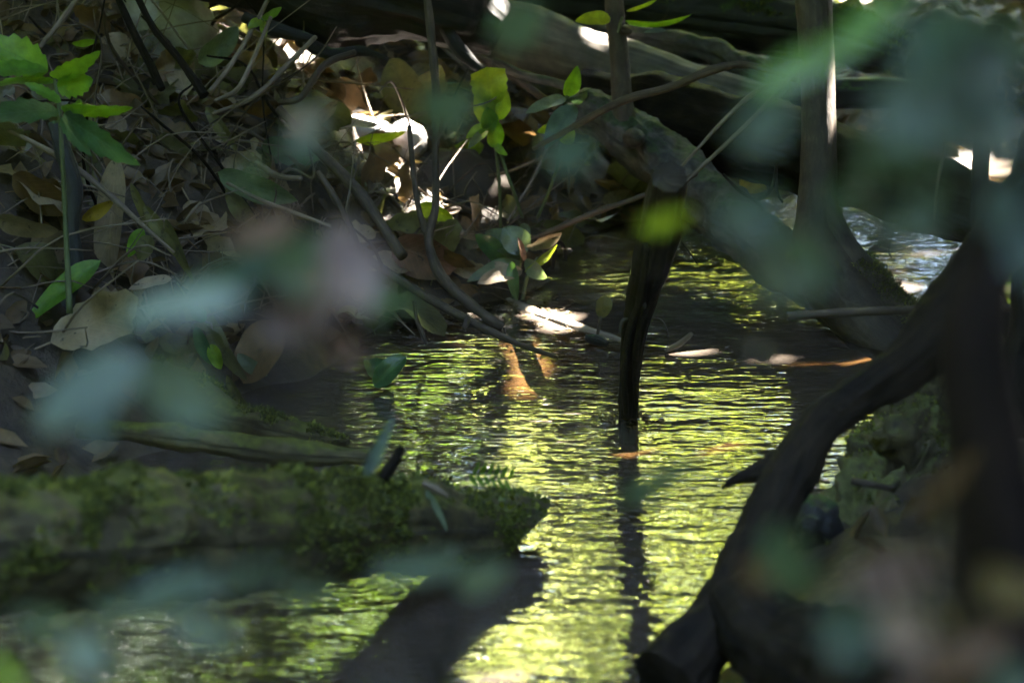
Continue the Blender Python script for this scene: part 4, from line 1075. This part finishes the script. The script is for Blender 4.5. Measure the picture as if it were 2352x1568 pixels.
shrub('shrub', 'out-of-focus tall shrub of dark teal leaves filling the upper right', (.28, .80, .45), [
    (M_teal, (1690, 330), (1830, 230), .85, 120, 25), (M_teal, (1640, 500), (1800, 470), .85, 130, 25), (M_teal, (1740, 560), (1900, 660), .9, 190, 15), (M_teal, (1880, 470), (2060, 420), .85, 110, 30),
    (M_teal, (2050, 90), (2260, 60), .8, 160, 25), (M_teal, (2000, 260), (2220, 220), .8, 190, 20), (M_teal, (2230, 40), (2340, 200), .78, 200, 15), (M_teal, (2200, 330), (2352, 260), .8, 170, 20), (M_teal, (1960, 330), (2200, 380), .82, 140, 20),
    (M_teal, (2240, 480), (2380, 440), .8, 140, 30), (M_teal, (2090, 420), (2230, 470), .85, 120, 20), (M_teal, (2100, 130), (2180, 330), .82, 170, 10), (M_green, (1930, 120), (1740, 180), 1.0, 90, 30), (M_green, (2080, -20), (1900, 120), .95, 80, 25), (M_lime, (1470, 525), (1548, 514), 1.2, 48, 25), (M_teal, (2310, 600), (2400, 540), .8, 150, 20), (M_teal, (2150, 180), (2352, 130), .8, 220, 25), (M_teal, (1990, 520), (2190, 500), .82, 130, 35)], far_=1.0)
shrub('shrub', 'out-of-focus shrub with pinkish and green leaves in the lower right corner', (.22, .62, .36), [
    (M_blush, (1950, 1340), (2200, 1290), .80, 110, 30), (M_teal, (1800, 1200), (1820, 1390), .85, 120, 15), (M_teal, (1880, 1420), (2040, 1480), .8, 160, 20), (M_blush, (2030, 1400), (2090, 1480), .76, 100, 20), (M_pale, (2250, 1330), (2380, 1370), .78, 100, 30),
    (M_blush, (2120, 1540), (2280, 1500), .8, 90, 30), (M_blush, (2040, 1590), (2200, 1560), .8, 70, 30), (M_pale, (2150, 1400), (2240, 1440), .84, 80, 30), (M_teal, (2280, 1540), (2380, 1590), .76, 110, 25), (M_dead, (2100, 1180), (2240, 1060), 1.1, 60, 20), (M_dead, (1700, 1300), (1800, 1330), .9, 70, 30)], far_=1.1)
shrub('shrub', 'out-of-focus dark leaf on a thin stalk in front of the bright water', (.14, 1.0, .42), [
    (M_shade, (1755, 850), (1735, 760), 1.25, 95, 15), (M_teal, (1430, 1150), (1540, 1110), 1.0, 60, 25)])

# ================================================================ TREES OUT OF FRAME (shade and reflections)
FLECK = [(930, 305, G(935, 330, .1), .09), (700, 160, None, .05), (565, 105, None, .05), (872, 470, None, .05), (1150, 445, None, .05), (1085, 440, None, .04), (745, 255, None, .05), (650, 300, None, .04), (1160, 730, 'w', .05), (1065, 340, 4.9, .05), (1268, 545, 4.88, .07), (1010, 485, None, .05), (1205, 460, None, .06), (745, 270, None, .06), (390, 45, None, .07), (375, 110, None, .06), (830, 300, None, .06),
         (1330, 40, 5.2, .03),   (1240, 720, 'w', .055), (1300, 752, 'w', .05), (1860, 832, 'w', .055), (1960, 530, 'w', .07), (2010, 560, 'w', .07), (2070, 600, 'w', .07), (2140, 575, 'w', .06), (2030, 655, 'w', .065), (2110, 665, 'w', .06), (2250, 390, 'w', .12),
         (1942, 340, 4.95, .06), (1960, 40, 7.5, .18), (2105, 75, 7.6, .09), (2310, 190, 6.5, .07), (50, 110, 3.92, .045), (1130, 210, 5.0, .045), (1290, 320, 5.0, .045), (690, 100, None, .07), (450, 90, None, .06), (1112, 490, None, .045)]
FLECK += [(1545 + 26 * k, 800 + 3 * k, 'w', .056) for k in range(9)]
sv = np.array(SUN_V)
fl = []
for px, py, d, r in FLECK:
    r = r + .018 if d is None else r
    p = W(px, py) if d == 'w' else P(px, py, d if d else G(px, py))
    fl.append((p, r))
def keep_open(p):  # drops canopy leaves in the sun's path to each fleck
    k = np.ones(len(p), bool)
    for q, r in fl:
        v = p - q
        t = v @ sv
        dist = np.linalg.norm(v - t[:, None] * sv, axis=1)
        k &= dist > r
    return k

def crown_tree(name, label, base, hgt, trunk_r, mat_leaf, pts, nrm, size, group, seed):
    e = empty(name, base, label, 'tree', group)
    b = MB()
    base = np.array(base, float)
    top = np.array([pts[:, 0].mean(), pts[:, 1].mean(), pts[:, 2].mean()])
    b.tube([base - [0, 0, .2], base * .7 + top * .3 + [0, 0, .3], base * .35 + top * .65 + [0, 0, .3], top], [trunk_r * 1.2, trunk_r, trunk_r * .8, trunk_r * .4], n=24, seg=12, rough=.1)
    b.build('trunk', B_trunk, e)
    r = np.random.default_rng(seed)
    for i in range(7):
        q = pts[r.integers(len(pts))]
        l = MB(); s_ = base * .3 + top * .7
        l.tube([s_, s_ * .5 + q * .5 + [0, 0, .12], q], [trunk_r * .45, trunk_r * .28, trunk_r * .1], n=12, seg=7, rough=.1)
        l.build('limb', B_trunk, e)
    o = scatter_leaves('crown', pts, nrm, size, mat_leaf, seed, asp=.5)
    o.parent = e; o.matrix_local = Matrix.Translation(-Vector(base))
    return e

# overhead canopy
centres = [(-3.2, 2.8), (3.6, 2.2), (-3.0, 8.0), (2.6, 8.2), (-.2, 5.2)]
bases = [(-4.2, 2.2), (4.6, 1.6), (-4.0, 8.6), (5.4, 6.0), (-2.6, 5.8)]
nC = 140000
rng = np.random.default_rng(2024)
cx = rng.uniform(-8, 8.5, nC); cyy = rng.uniform(-2.2, 11.0, nC); cz = rng.uniform(3.6, 5.8, nC)
pc = np.stack([cx, cyy, cz], -1)
pc = pc[keep_open(pc)]
pc = pc[np.hypot(pc[:, 0] + .4, pc[:, 1] - 1.7) > 1.35]      # gap cut in the crowns to let skylight in as fill
CLOSE = [P(300, 1200, 2.8), P(490, 1350, 1.04), P(320, 900, 4.0), P(1530, 420, 3.6), P(350, 1180, 2.8), P(330, 1250, 2.8), P(640, 880, 4.2), P(1443, 985, 4.15), P(1443, 950, 4.15)]
CLOSE += [P(1022, 245, 1.08), P(1022, 245, 1.14), P(1022, 245, 1.2), P(1890, 120, 4.7), P(1890, 40, 4.7), P(1890, 200, 4.7), P(2136, 1424, .93), P(2136, 1424, 2.75), P(2136, 1424, 1.4), P(643, 445, G(643, 445, .1)), P(643, 445, G(643, 445, .05)), P(1525, 175, 5.6), P(1600, 225, 5.5), P(1380, 90, 5.6), P(1443, 1000, 4.1)]
CLOSE += [P(x_, y_, G(895, 135, .25)) for x_, y_ in ((905, 150), (930, 200), (950, 250), (970, 310))]
for q in CLOSE:  # leaf clusters added on the sun line to shut out stray flecks
    t = (rng.uniform(3.7, 5.6, 44) - q[2]) / sv[2]
    pc = np.vstack([pc, q + t[:, None] * sv + rng.normal(0, .11, (44, 3))])
pc = pc[keep_open(pc)]
ncn = np.stack([rng.normal(0, .35, len(pc)), rng.normal(0, .35, len(pc)), np.ones(len(pc))], -1)
cc = np.array(centres)
wh = ((pc[:, None, :2] - cc[None]) ** 2).sum(2).argmin(1)
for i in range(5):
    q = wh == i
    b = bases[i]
    crown_tree('canopy_tree', 'unseen shade tree, its leafy crown shaped to shade and fleck the stream', (b[0], b[1], float(H(np.array([b[0]]), np.array([b[1]]))[0])), 5, .11, M_canopy, pc[q], ncn[q], .22, 'shade trees over the stream', 40 + i)

# sunlit trees beyond, seen in the reflections
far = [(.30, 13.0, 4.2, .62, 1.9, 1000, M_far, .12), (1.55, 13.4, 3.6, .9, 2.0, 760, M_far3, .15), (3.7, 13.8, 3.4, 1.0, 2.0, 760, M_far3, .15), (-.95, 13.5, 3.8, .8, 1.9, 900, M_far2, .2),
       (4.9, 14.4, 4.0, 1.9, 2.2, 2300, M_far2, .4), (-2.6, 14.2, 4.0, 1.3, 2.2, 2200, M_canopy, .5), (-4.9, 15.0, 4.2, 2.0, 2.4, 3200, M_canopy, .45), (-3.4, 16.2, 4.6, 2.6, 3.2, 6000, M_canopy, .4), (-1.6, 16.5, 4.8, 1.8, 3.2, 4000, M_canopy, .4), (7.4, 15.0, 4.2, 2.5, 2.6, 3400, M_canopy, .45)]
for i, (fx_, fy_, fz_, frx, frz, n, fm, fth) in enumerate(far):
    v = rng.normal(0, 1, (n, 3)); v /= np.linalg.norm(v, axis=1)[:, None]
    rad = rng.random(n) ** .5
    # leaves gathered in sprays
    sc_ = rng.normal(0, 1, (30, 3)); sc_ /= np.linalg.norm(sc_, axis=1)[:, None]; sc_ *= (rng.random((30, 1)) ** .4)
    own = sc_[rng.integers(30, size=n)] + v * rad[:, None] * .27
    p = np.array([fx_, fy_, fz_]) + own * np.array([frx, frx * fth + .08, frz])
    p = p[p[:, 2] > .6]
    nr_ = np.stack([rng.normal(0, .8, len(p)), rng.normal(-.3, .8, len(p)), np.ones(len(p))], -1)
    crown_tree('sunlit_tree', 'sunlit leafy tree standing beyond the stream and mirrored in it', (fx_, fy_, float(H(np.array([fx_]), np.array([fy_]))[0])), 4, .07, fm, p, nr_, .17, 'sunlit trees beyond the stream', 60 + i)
# forest wall all round, its height and gaps shaped to steer sky light
n = 150000
ang = rng.uniform(0, 2 * math.pi, n)
front = np.clip((np.sin(ang) - .45) * 5, 0, 1)
rr_ = (14 + 7 * front) + rng.uniform(0, 6, n)
back = (np.sin(ang) < -.7) & (np.cos(ang) > -.45)
p = np.stack([np.cos(ang) * rr_, np.sin(ang) * rr_ + 3, rng.random(n) ** 1.15 * np.where(back, 7.5, 11 + 3 * np.abs(np.cos(ang)))], -1)
keep = vnoise(np.stack([p[:, 0] * .35, p[:, 1] * .35, p[:, 2] * .4], -1)) > -.62
brg = np.degrees(np.arctan2(p[:, 0], p[:, 1] - 3))
keep &= ~((brg > 7.5) & (brg < 12.5) & (rng.random(len(p)) < .55))  # foliage thinned here so pale sky mirrors in the water
p = p[keep]
nr_ = np.stack([rng.normal(0, .6, len(p)), rng.normal(-.5, .5, len(p)), np.ones(len(p))], -1)
o = scatter_leaves('forest', p, nr_, .8, M_canopy, 77, asp=.55)
tag(o, 'far-off forest wall of green foliage behind the stream', 'forest', kind='stuff')
